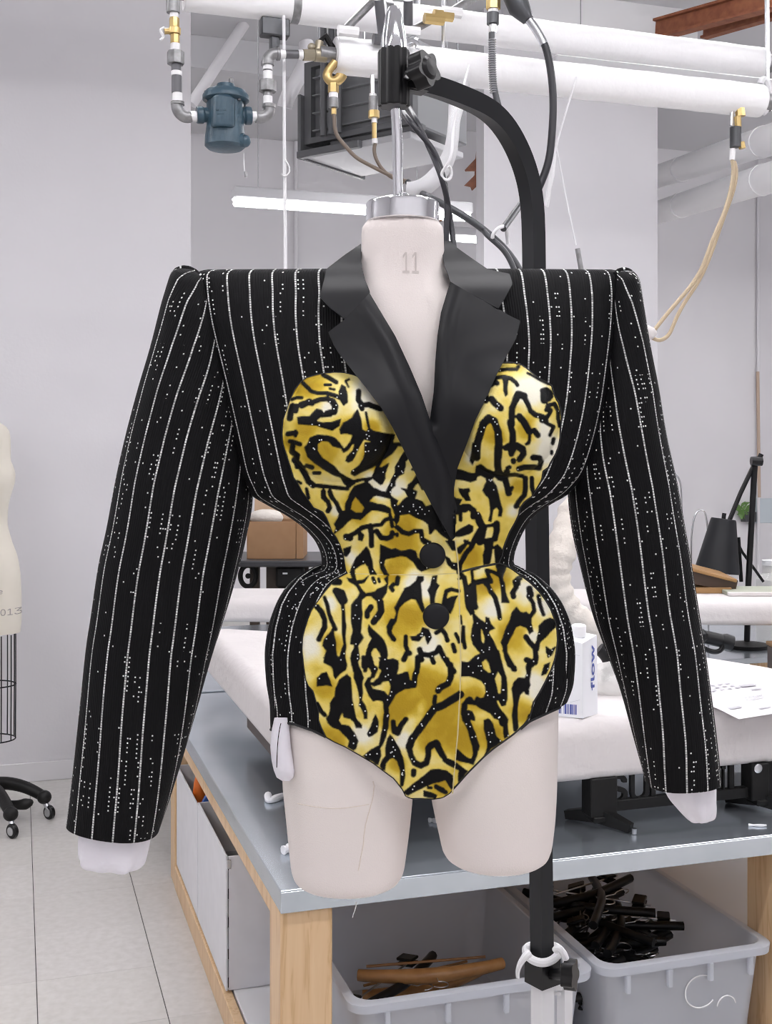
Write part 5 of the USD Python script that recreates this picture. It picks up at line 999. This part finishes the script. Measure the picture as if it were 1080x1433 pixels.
def wrap_text(s, u0, v0, h, sp):
    tx = meshkit.text_mesh(s, h, .001); b = tx.bounds; v = tx.vertices-[b[0][0], 0, 0]; x = px(u0, v0, fd)[0]+v[:, 0]*sp; y = fd-36*s1*np.sqrt(np.clip(1-((x-fcx)/(49.2*s1))**2, 0, 1))-.0012-v[:, 2]
    return trimesh.Trimesh(np.column_stack([x, y, px(u0, v0, fd)[2]+v[:, 1]]), tx.faces, process=False)
obj('stamp', wrap_text('2013', 3, 858, .032, .95), 'ink', f2, smooth=False); obj('stamp', wrap_text('ofile', -3, 828, .026, .8), 'ink', f2, smooth=False)
# ================================================================== steam pipes over the table
PY1, PY2 = .62, .52
def P1(u, v): return only(u, v, PY1)
def P2(u, v): return only(u, v, PY2)
a, b = P1(259, 5), P1(1066, 82); a[2] = b[2] = (P1(740, 47)[2]); zp1 = a[2]
def pipe_axis(u, z, ly): p = only(u, 0, ly); return np.array([p[0], p[1], z])
zp1 = np.mean([only(740, 46.5, PY1)[2], only(1000, 76, PY1)[2], only(330, 5.5, PY1)[2]]); r1 = .5*(only(740, 25, PY1)[2]-only(740, 68, PY1)[2])
zp2 = np.mean([only(740, 104, PY2)[2], only(1000, 132, PY2)[2], only(480, 84, PY2)[2]]); r2 = .5*(only(740, 80, PY2)[2]-only(740, 128, PY2)[2])
def lagged(name, label, u0, u1, z, ly, r, seams):
    t = thing(name, label, 'pipe', pipe_axis((u0+u1)/2, z, ly)); A, B = pipe_axis(u0, z, ly), pipe_axis(u1, z, ly); n = 90; s = np.linspace(0, 1, n)
    obj('lagging', tube(A+(B-A)*s[:, None], r*(1+.012*np.sin(s*37)+.008*np.sin(s*91)), 40), 'insulation', t, smooth=40)
    for u in seams:
        c = pipe_axis(u, z, ly); d = (B-A)/np.linalg.norm(B-A); obj('band', rod(c-d*.012, c+d*.012, r*1.03, 40), 'galv_pipe', t)
    d = (B-A)/np.linalg.norm(B-A)
    obj('end_cap', rod(A-d*.004, A+d*.002, r*.97, 40), 'ptfe_tape', t); obj('end_cap', rod(B-d*.002, B+d*.004, r*.97, 40), 'ptfe_tape', t)
    obj('pipe_stub', rod(A-d*.05, A, r*.42, 20), 'galv_pipe', t); obj('pipe_stub', rod(B, B+d*.16, r*.42, 20), 'galv_pipe', t)
    return t, A, B, d
u1_, A_1, B_1, dP = lagged('lagged_pipe', 'upper of the two white lagged steam pipes across the top of the picture', 259, 1066, zp1, PY1, r1, (412, 540))
u2_, A_2, B_2, _ = lagged('lagged_pipe', 'lower white lagged steam pipe, starting right of the brass ball valve', 470, 1062, zp2, PY2, r2, ())
for u, t, z, r in ((330, u1_, zp1, r1), (585, u1_, zp1, r1), (1072, u1_, zp1, r1)):
    c = pipe_axis(u, z, PY1); obj('hanger_rod', rod(c+[0, 0, r+.001 if u < 1070 else r*.3], [c[0], c[1], CEIL-.001], .006, 8), 'steel', t)
for u in (620, 1074):
    c = pipe_axis(u, zp2, PY2); obj('hanger_rod', rod(c+[0, 0, r2+.001 if u < 1000 else r2*.3], [c[0], c[1], CEIL-.001], .006, 8), 'steel', u2_)
c = pipe_axis(1072, zp1, PY1); obj('pipe_clamp', rod(c-dP*.02, c+dP*.02, r1*.62, 24), 'galv_pipe', u1_); c = pipe_axis(1070, zp2, PY2); obj('pipe_clamp', rod(c-dP*.02, c+dP*.02, r2*.6, 24), 'galv_pipe', u2_)
obj('cord_wrap', tube(smooth_curve([P2(1064, 118), P2(1070, 112), P2(1076, 130), P2(1069, 150), P2(1072, 158)], 24), .012, 8), 'white_cord', None, label='white cord wound on the right hand end of the lower lagged pipe', cat='cord')
# the trap set: drop leg, trap, riser
def T(u, v): return only(u, v, PY2)
tz = lambda v: T(320, v)[2]
pxm = T(300, 100)[1]/FX             # metres per pixel here
leg = thing('trap_pipework', 'pipework of elbows, unions and taped joints on both sides of the blue steam trap', 'pipework', T(245, 90))
def coupling(name, u, v0, v1, w, m, n=20): return obj(name, rod(T(u, v1), T(u, v0)*[1, 1, 0]+[0, 0, T(u, v0)[2]], w*pxm, n), m, leg)
def vrun(u0, items):
    for name, v0, v1, w, m, n in items:
        uu_ = u0+(v0-5)*.042; p0, p1 = T(uu_, v0), T(uu_, v1); obj(name, rod(p1, [p1[0], p1[1], p0[2]], w*pxm, n, [(.96, 0), (1, .08), (1, .92), (.96, 1)]), m, leg)
vrun(243, (('tee', -12, 18, 9.5, 'galv_pipe', 20), ('joint_tape', 18.3, 25, 6, 'ptfe_tape', 18), ('valve_body', 25.3, 39, 7, 'brass', 8), ('valve_body', 39.3, 48, 8.5, 'brass', 12), ('valve_body', 48.3, 61, 6.5, 'brass', 8), ('joint_tape', 61.3, 72, 6.8, 'ptfe_tape', 18), ('union_nut', 72.3, 90, 12, 'galv_pipe', 8), ('nipple', 90.3, 99.5, 7, 'dark_pipe', 18), ('joint_tape', 99.8, 106, 7.5, 'ptfe_tape', 18), ('drop_pipe', 106.3, 130, 7.2, 'dark_pipe', 18), ('joint_tape', 130.3, 143, 7, 'ptfe_tape', 18)))
obj('valve_stem', rod(T(237, 43.5), T(230, 44), 4*pxm, 12), 'brass', leg); obj('valve_tag', tube(smooth_curve([T(230, 39), T(225, 44), T(228, 50), T(224, 56)], 16), .004, 6), 'white_cord', leg)
obj('elbow', join(tube(smooth_curve([T(248.5, 144), T(249, 154), T(256, 162), T(266, 163)], 24), 8.3*pxm, 18), rod(T(248.4, 142.8), T(248.5, 147), 9.5*pxm, 18)), 'galv_pipe', leg, smooth=50)
def hr(name, u0, u1, v, w, m, n=18): return obj(name, rod(T(u0, v), T(u1, v+.0), w*pxm, n), m, leg)
hr('joint_tape', 266.5, 275, 163, 7.2, 'ptfe_tape')
hr('joint_tape', 351.5, 358.5, 163, 7, 'ptfe_tape')
obj('elbow', join(tube(smooth_curve([T(359, 164), T(368, 164), T(375, 159), T(376, 149)], 24), 8*pxm, 18), rod(T(376, 151), T(376, 146), 9.5*pxm, 18)), 'galv_pipe', leg, smooth=50)
for name, v0, v1, w, m, n in (('joint_tape', 135, 145.7, 6.8, 'ptfe_tape', 18), ('nipple', 128.5, 134.7, 6.5, 'galv_pipe', 18), ('union_nut', 113, 128.2, 12.5, 'galv_pipe', 8), ('joint_tape', 100, 112.7, 6.8, 'ptfe_tape', 18), ('riser_pipe', 98, 99.7, 6.5, 'dark_pipe', 18), ('joint_tape', 91.5, 97.7, 6.8, 'ptfe_tape', 18)):
    p0, p1 = T(374.5, v0), T(374.5, v1); obj(name, rod(p1, [p1[0], p1[1], p0[2]], w*pxm, n), m, leg)
obj('elbow', join(tube(smooth_curve([T(374.5, 91), T(375, 82), T(381, 76), T(390, 75.5)], 24), 8*pxm, 18), rod(T(374.5, 91.3), T(374.5, 86), 9.3*pxm, 18), rod(T(387, 75.5), T(391, 75.5), 9.3*pxm, 18)), 'galv_pipe', leg, smooth=50)
hr('joint_tape', 391.3, 399, 75.7, 6.3, 'ptfe_tape'); hr('nipple', 399.3, 417, 76, 6.2, 'dark_pipe'); hr('joint_tape', 417.3, 423.5, 76.5, 6.8, 'ptfe_tape')
obj('ball_valve', join(rod(T(424, 77), T(440, 77), 8.5*pxm, 8), rod(T(440, 77), T(456, 78), 9.5*pxm, 18), rod(T(456, 78), T(463, 78.5), 8*pxm, 8), rod(T(444, 76), T(447, 58), 6*pxm, 14), ball(T(436, 66), 6*pxm), ball(T(452, 70), 7*pxm)), 'aged_brass', leg, smooth=30)
hr('joint_tape', 463.3, 467.5, 79, 6.5, 'ptfe_tape'); obj('valve_lever', tube([T(447, 60), T(455, 50), T(466, 68)], 5*pxm, 8), 'black_iron', leg)
trap = thing('steam_trap', 'dark blue painted bucket steam trap with domed lid, hung between the pipe elbows', 'steam trap', T(320, 208))
tc = T(315, 178); tm_ = lambda v: (tz(v)-tc[2])
obj('body', lathe([(.001, tm_(210)), (24*pxm, tm_(209)), (28.5*pxm, tm_(205)), (28*pxm, tm_(192)), (26*pxm, tm_(176)), (26*pxm, tm_(150)), (26*pxm, tm_(141)), (10*pxm, tm_(140.5))], 40, tc), 'teal_enamel', trap, smooth=40)
obj('lid', lathe([(28*pxm, tm_(144)), (32.5*pxm, tm_(141)), (32.5*pxm, tm_(135)), (28*pxm, tm_(129)), (14*pxm, tm_(126)), (12.5*pxm, tm_(119)), (5*pxm, tm_(117)), (.001, tm_(116.8))], 40, tc+[1*pxm, 0, 0]), 'teal_enamel', trap, smooth=40)
obj('vent_plug', lathe([(.006, 0), (.007, .012), (.003, .016)], 12, tc+[9*pxm, -.01, tm_(119)]), 'galv_pipe', trap)
for k in range(6):
    a = k*math.pi/3+.4; obj('lid_bolt', rod(tc+[30*pxm*math.cos(a)*.9, 30*pxm*math.sin(a)*.9, tm_(146)], tc+[30*pxm*math.cos(a)*.9, 30*pxm*math.sin(a)*.9, tm_(131)], .006, 6), 'dark_pipe', trap)
obj('front_chamber', lathe([(14*pxm, tm_(186)), (16.5*pxm, tm_(183)), (16.5*pxm, tm_(146)), (13*pxm, tm_(142))], 32, tc+[0, -20*pxm, 0]), 'teal_enamel', trap, smooth=40)
obj('drain_boss', join(rod(tc+[6*pxm, -6*pxm, tm_(199)], tc+[28*pxm, -8*pxm, tm_(199)], 10*pxm, 20), ball(tc+[28*pxm, -8*pxm, tm_(200)], 9*pxm)), 'teal_enamel', trap, smooth=40)
obj('port', rod(T(275.3, 161), T(294, 161), 12*pxm, 24, [(.95, 0), (1, .1), (1, .45), (.85, .55), (.85, 1)]), 'teal_enamel', trap); obj('port', rod(T(335, 162), T(351.3, 162), 12.5*pxm, 24, [(.85, 0), (.85, .35), (1, .5), (1, .92), (.95, 1)]), 'teal_enamel', trap)
q = tc+[-8*pxm, -36.7*pxm, tm_(166)]; obj('cast_mark', join(*[frame_mesh(cbox((0, 0, 0), (w*pxm, .002, 2.2*pxm), .0005), q+[x*pxm, 0, -dz*pxm], [1, 0, 0], [0, 1, 0], [0, 0, 1.]) for x, w, dz in ((0, 4, 0), (5, 4, 0), (10, 5, 0), (2, 10, 5))]), 'teal_enamel', trap)
# outlets and hoses
def outlet(name, label, u, v_top, parts, m2='brown_hose', hose=None, d=None, r=.006):
    dd = d or T(u, 100)[1]; t = thing(name, label, 'steam hose', px(u, v_top, dd))
    for nm, v0, v1, w, m, n, du in parts: obj(nm, rod(px(u+du*1.2, v1, dd), px(u+du, v0, dd), w*dd/FX, n), m, t)
    if hose: obj('hose', tube(smooth_curve([px(*h[:2], dd+(h[2] if len(h) > 2 else 0)) for h in hose], 60), r, 10), m2, t, smooth=50)
    return t
d1 = T(466, 100)[1]-.02
o1 = outlet('steam_hose', 'brass cock and dark hose hanging nearest the ball valve, left of the chrome rod', 467, 95, (('elbow_nut', 117, 130, 7.5, 'brass', 6, -.5), ('joint_tape', 130.3, 137, 6.5, 'ptfe_tape', 14, -.5), ('check_valve', 137.3, 151, 6.8, 'galv_pipe', 16, -.5), ('ferrule', 151.3, 160, 3.6, 'brass', 8, 0)), hose=[(467, 160), (468, 172), (471, 188), (482, 203), (497, 219), (517, 231), (545, 245), (572, 254)], d=d1, r=.0058)
obj('brass_cock', tube(smooth_curve([px(469, 86, d1), px(461, 97, d1), px(458, 107, d1), px(465, 114, d1), px(474, 111, d1), px(478, 105, d1)], 30), np.linspace(.012, .0165, 30), 12), 'brass', o1, smooth=50)
o2 = outlet('steam_hose', 'brown hose and brass coupling hanging just left of the chrome rod', 523, 106, (('drop_pipe', 105, 131, 3, 'steel', 12, -2), ('joint_tape', 131.3, 135, 5, 'ptfe_tape', 12, -1.3), ('check_valve', 135.3, 155, 6.5, 'galv_pipe', 16, -.8), ('brass_nut', 155.3, 165, 8, 'brass', 8, 0), ('joint_tape', 165.3, 172, 4, 'ptfe_tape', 12, .5), ('brass_stem', 172.3, 194, 3.4, 'brass', 10, .6), ('joint_tape', 194.3, 201, 4, 'ptfe_tape', 12, 1.2)), hose=[(525, 201), (524, 214), (528, 226), (536, 238), (548, 248), (566, 255)], d=d1+.0, r=.0055)
o3 = outlet('steam_hose', 'ribbed black hose under a brass nut, right of the black rod clamp', 690, 2, (('brass_nut', -6, 13, 10, 'brass', 6, 0), ('joint_tape', 13.3, 18, 7, 'ptfe_tape', 14, 0), ('coupler', 18.3, 34, 8.5, 'dark_metal', 14, -.5), ('ferrule', 34.3, 46, 5.5, 'steel', 12, -.6)), 'dark_metal', [(688, 46), (688, 70), (689, 100), (691, 120), (698, 150), (712, 190), (728, 225)], d=T(690, 60)[1]-.14, r=.0095)
dd3 = T(690, 60)[1]-.14; zz = [px(688.5+max(0, v-95)*.06, v, dd3) for v in np.arange(56, 132, 3.2)]
obj('coil_ring', join(*[lathe([(.0105, -.0016), (.0125, 0), (.0105, .0016)], 14, p) for p in zz]), 'steel', o3, kind='stuff')
d4 = T(740, 60)[1]-.16
o4 = outlet('steam_hose', 'thick black rubber hose curving down from the upper pipe to behind the black bent arm', 728, -5, (), 'rubber_hose', [(738, 26), (750, 42), (760, 58), (767, 80), (772, 112), (774, 150), (772, 190), (768, 222), (760, 248), (748, 275)], d=d4, r=.0115)
obj('grip', tube([px(716, -8, d4), px(726, 10, d4), px(739, 28, d4)], [.03, .034, .018], 14), 'dark_metal', o4, smooth=40); obj('ferrule', tube(smooth_curve([px(740, 28, d4), px(752, 45, d4), px(761, 62, d4)], 12), .0128, 12), 'steel', o4)
# pipes between the two lagged runs at the centre
cross = thing('valve_branches', 'grey branch pipes with brass tees between the two lagged pipes, behind the chrome rod sleeve', 'pipework', P1(560, 40))
for (ua, va), (ub, vb), m, w in (((484, 40), (525, -2), 'galv_pipe', 6), ((570, 46), (607, 26), 'galv_pipe', 6), ((633, 16), (664, -4), 'galv_pipe', 6.5), ((530, 0), (536, 55), 'dark_pipe', 7), ((571, 0), (571, 36), 'dark_pipe', 7)):
    A = only(ua, va, PY2-.06); B = only(ub, vb, PY1-.12); obj('branch_pipe', rod(A, B, w*pxm, 14), m, cross)
for u, v, m in ((487, 44, 'ptfe_tape'), (607, 27, 'brass'), (632, 17, 'ptfe_tape'), (620, 22, 'brass'), (536, 56, 'dark_pipe'), (573, 44, 'ptfe_tape')): c = only(u, v, PY2-.07); obj('fitting', rod(c-dP*.03, c+dP*.03, 8*pxm, 8), m, cross)
obj('wing_handle', tube(smooth_curve([only(566, 62, PY2-.1), only(574, 57, PY2-.1), only(582, 60, PY2-.1), only(584, 68, PY2-.1)], 16), .008, 8), 'steel', cross)
obj('stop_cock', join(rod(only(573, 60, PY2-.08), only(580, 52, PY2-.06), .014, 8), ball(only(571, 58, PY2-.08), .014)), 'steel', cross)
dr_ = T(1030, 190)[1]-.02
o5 = outlet('steam_hose', 'beige looped hose hanging from a brass coupling at the right, with a pale tip', 1029, 150, (('drop_pipe', 150, 176, 2.6, 'steel', 12, -5), ('brass_cock', 152, 163, 7, 'brass', 8, 6), ('brass_nut', 163.3, 178, 5, 'brass', 6, 3), ('check_valve', 178.3, 206, 8, 'dark_metal', 16, 0), ('brass_nut', 199, 208, 5, 'brass', 6, 8), ('ferrule', 208.3, 224, 4, 'ptfe_tape', 12, -4)), 'beige_hose', [(1024, 224), (1025, 250), (1018, 282), (1012, 300), (996, 338), (984, 370), (968, 398), (948, 422), (932, 441), (920, 456), (912, 466)], d=dr_, r=.0066)
obj('hose_loop', tube(smooth_curve([px(1027, 226, dr_+.02), px(1028, 258, dr_+.02), px(1014, 300, dr_+.03), px(1000, 340, dr_+.03), px(978, 392, dr_+.02), px(955, 428, dr_+.02), px(942, 455, dr_+.02), px(934, 470, dr_+.02), px(922, 476, dr_+.02), px(912, 472, dr_+.02), px(908, 468, dr_+.02)], 60), .0066, 10), 'beige_hose', o5, smooth=50)
obj('nozzle', lathe([(.004, -.03), (.018, -.02), (.026, 0), (.022, .02), (.006, .03)], 20, px(906, 466, dr_+.0), (-1, .1, .05)), 'pad_cloth', o5, smooth=50)
# cables and cords behind the neck
def cord(name, label, cat, pts, r, m, n=60): P = smooth_curve([px(*p) for p in pts], n); return obj(name, tube(P, r, 10), m, None, smooth=50, label=label, cat=cat)
dz_ = 3.0
cord('black_cable', 'black cable running from the arm past the neck, left of a twin', 'cable', [(549, 104, T(549, 104)[1]-.03), (556, 135, 3.3), (575, 172, dz_), (592, 192, dz_), (607, 212, dz_), (618, 240, dz_), (624, 270, dz_), (625, 300, dz_), (624, 345, dz_), (628, 420, dz_)], .0075, 'rubber_hose')
cord('black_cable', 'black cable twisted with a twin and ending further right behind the collar', 'cable', [(555, 105, T(555, 104)[1]-.03), (565, 140, 3.3), (586, 176, dz_+.02), (600, 206, dz_+.02), (613, 236, dz_-.02), (622, 264, dz_-.02), (629, 300, dz_+.01), (635, 345, dz_), (640, 420, dz_)], .0075, 'rubber_hose')
cord('grey_cable', 'upper of the two grey cables sagging right behind the neck to the post', 'cable', [(570, 254, d1), (585, 268, dz_+.3), (605, 278, dz_+.12), (640, 297, dz_+.1), (672, 318, dz_+.1), (700, 342, dz_+.1), (720, 366, dz_+.1), (735, 400, dz_+.1)], .0095, 'dark_metal')
cord('grey_cable', 'lower grey cable running close under its twin to the shoulder', 'cable', [(676, 322, dz_+.1), (692, 338, dz_+.07), (706, 352, dz_+.07), (718, 374, dz_+.07), (728, 400, dz_+.07)], .0075, 'dark_metal')
o = px(697, 330, dz_+.1); t = thing('cable_tie', 'white tie looped round the grey cables', 'tie', o); obj('loop', tube(smooth_curve([px(689, 333, dz_+.06), px(694, 322, dz_+.05), px(704, 317, dz_+.06), px(709, 326, dz_+.1), px(711, 342, dz_+.12)], 24), .005, 8), 'white_cord', t); obj('strap', rod(px(704, 320, dz_+.06), px(730, 284, dz_+.2), .009, 10), 'dark_metal', t)
P = smooth_curve([P2(648, 118), px(640, 140, 3.4), px(636, 165, dz_+.25), px(634, 184, dz_+.2), px(629, 215, dz_+.2), px(612, 245, dz_+.2), px(592, 262, dz_+.2), px(568, 266, dz_+.2)], 50)
obj('cloth_sling', tube(P, .021+.004*np.sin(np.linspace(0, 9, 50)), 12), 'sheer_cloth', None, smooth=60, label='white cloth sling looping from under the bent arm to behind the chrome rod', cat='cloth')
cord('white_string', 'white string tied round the twin black cables under the bent arm', 'string', [(641, 152, dz_-.05), (633, 195, dz_-.05), (627, 228, dz_-.05), (618, 246, dz_-.03), (626, 252, dz_-.03), (631, 246, dz_-.03), (627, 232, dz_-.05)], .004, 'white_cord')
cord('white_string', 'white string rising from behind the bent arm to the lower lagged pipe', 'string', [(640, 150, 3.3), (648, 122, 3.4), (656, 92, 3.5), (657, 86, 3.55)], .0035, 'white_cord')
dS = T(800, 110)[1]-.09
cord('white_string', 'thin white string slanting down from the lower lagged pipe right of the post', 'string', [(806, 108, dS), (792, 155, dS), (778, 206, dS), (772, 245, dS), (766, 290, dS)], .0035, 'white_cord')
cord('white_string', 'fine white thread running down to the grey hook above the right shoulder', 'string', [(779, 207, dS), (788, 255, dS), (798, 305, dS), (806, 343, dS)], .0022, 'white_cord')
obj('white_strap', tube(np.array([px(777, 215, dS-.01), px(772, 245, dS-.01), px(763, 288, dS-.01)]), [.004, .009, .004], 8), 'white_cord', None, label='short white strap end hanging beside the post', cat='strap')
obj('grey_hook', rod(px(808, 348, dS), px(817, 400, dS), .008, 10), 'galv_pipe', None, label='grey metal hook on the thread above the right shoulder of the jacket', cat='hook')
# long pale cord and chain pull at the left
dl_ = T(397, 150)[1]-.06; dl1 = P1(397, 20)[1]-r1-.004
cord('hanging_rope', 'long pale cord hanging straight down left of the torso neck', 'rope', [(397, 22, dl1), (397.5, 120, dl1), (398, 220, dl1), (399, 330, dl1), (399, 420, dl1)], .0048, 'white_cord', 30)
cord('wire_hook', 'thin white wire hook on the long pale cord', 'hook', [(398, 222, dl1), (403, 230, dl1-.01), (405, 240, dl1-.01), (400, 246, dl1-.01), (394, 243, dl1-.01)], .0022, 'white_cord', 24)
cord('pull_string', 'fine string hanging below the blue steam trap with a small grey bob', 'string', [(341, 214, dl_), (341.5, 228, dl_), (342, 240, dl_)], .0014, 'white_cord', 12)
obj('string_bob', rod(px(343, 240, dl_), px(344, 248, dl_), .004, 8), 'galv_pipe', None, label='small grey bob on the fine string below the steam trap', cat='bob')
# unit heater
hz = 8.0
heat = thing('unit_heater', 'grey louvred unit heater hung from the ceiling behind the steam trap and chrome rod', 'heater', px(490, 220, hz))
k_ = hz/FX
hr_ = .62; X = np.array([math.cos(hr_), -math.sin(hr_), 0]); Y = np.array([math.sin(hr_), math.cos(hr_), 0]); Z = np.array([0, 0, 1.]); o = px(432, 205, hz)
obj('casing', frame_mesh(cbox((0, 0, 0), (.9, .62, .56), .01), o, X, Y, Z), 'heater_grey', heat)
for i in range(4): obj('louvre', frame_mesh(cbox((.07, -.05, .08+.12*i), (.83, -.012, .09+.12*i), .002), o, X, Y, np.array([0, 0, 1.])), 'heater_grey', heat)
obj('grille_frame', frame_mesh(join(box((.0, -.05, 0), (.06, -.0005, .56)), box((.84, -.05, 0), (.9, -.0005, .56)), box((.0601, -.05, 0), (.8399, -.0005, .04)), box((.0601, -.05, .52), (.8399, -.0005, .56))), o, X, Y, Z), 'heater_frame', heat, smooth=False)
obj('side_plate', frame_mesh(cbox((-.03, -.09, -.1), (-.001, .66, .34), .006), o, X, Y, Z), 'heater_frame', heat)
obj('bottom_rail', frame_mesh(cbox((-.03, -.1, -.1), (.5, -.05, -.05), .006), o, X, Y, Z), 'heater_frame', heat); obj('bottom_rail', frame_mesh(cbox((.2, -.02, -.045), (.95, .03, -.001), .006), o, X, Y, Z), 'heater_frame', heat)
obj('drip_tray', frame_mesh(cbox((.0, -.045, -.09), (.88, .6, -.046), .006), o, X, Y, Z), 'heater_light', heat)
for x, y in ((.05, .05), (.85, .05), (.05, .57), (.85, .57)): p = o+X*x+Y*y; obj('hanger_rod', rod(p+Z*.561, [p[0], p[1], (CEIL-.001)], .008, 8), 'steel', heat)
for x in (.2, .27, .33): p = o+X*x-Y*.09; obj('supply_pipe', rod(p+Z*.02, p+Z*1.1, .022, 12), 'heater_frame', heat)
t = thing('duct_elbow', 'pale curved duct elbow left of the unit heater', 'duct', px(408, 120, 8.2)); obj('elbow', tube(smooth_curve([px(428, 60, 8.4), px(424, 95, 8.35), px(408, 125, 8.3), px(398, 150, 8.3)], 24), .055, 16), 'back_paint', t, smooth=60)
# dark ceiling bracket and rust brown board beside the middle wall
t = thing('pipe_bracket', 'dark bracket on a stub above the right elbow of the steam trap set', 'bracket', T(385, 45)); obj('plate', lw(cbox(local(only(366, 47, PY1-.02)), local(only(406, 47, PY1-.02))*[1, 1, 0]+[0, .04, zp1-r1+.004], .004)), 'dark_metal', t); obj('stub', lw(cbox(local(only(379, 70, PY1-.01)), local(only(392, 49.5, PY1-.01))+[0, .03, 0], .004)), 'dark_metal', t)
ub = [(700, 193), (676, 193), (667, 203), (665, 222), (650, 238), (651, 240), (664, 240), (664, 245), (649, 260), (658, 262), (660, 267), (676, 252), (700, 252)]
bo = CY+.203; B2 = [local(only(u, v, bo)) for u, v in ub]; m_ = extrude([(p[0], p[2]) for p in B2], .02); obj('brown_template', lw(trimesh.Trimesh(np.column_stack([m_.vertices[:, 0], bo-m_.vertices[:, 2], m_.vertices[:, 1]]), m_.faces[:, ::-1], process=False)), 'rust_board', None, smooth=False, label='rust brown zigzag cut board hanging at the left edge of the white middle wall', cat='template')
kq = only(616, 302, BY-.08); t = thing('red_knob', 'small rust red wall knob just right of the chrome neck cap', 'knob', kq); obj('knob', lathe([(.03, -.05), (.065, -.03), (.065, .03), (.03, .05)], 20, kq, (-E1[0], -E1[1], 0)), 'rust', t); obj('stem', rod(kq+np.append(E1, 0)*.05, kq+np.append(E1, 0)*.079, .03), 'steel', t)
cord('hang_thread', 'loose white thread end below the left thigh of the form', 'thread', [(498, 1262, 1.60), (497.5, 1270, 1.60), (495, 1278, 1.60), (493.5, 1284, 1.60)], .0007, 'white_cord', 14)
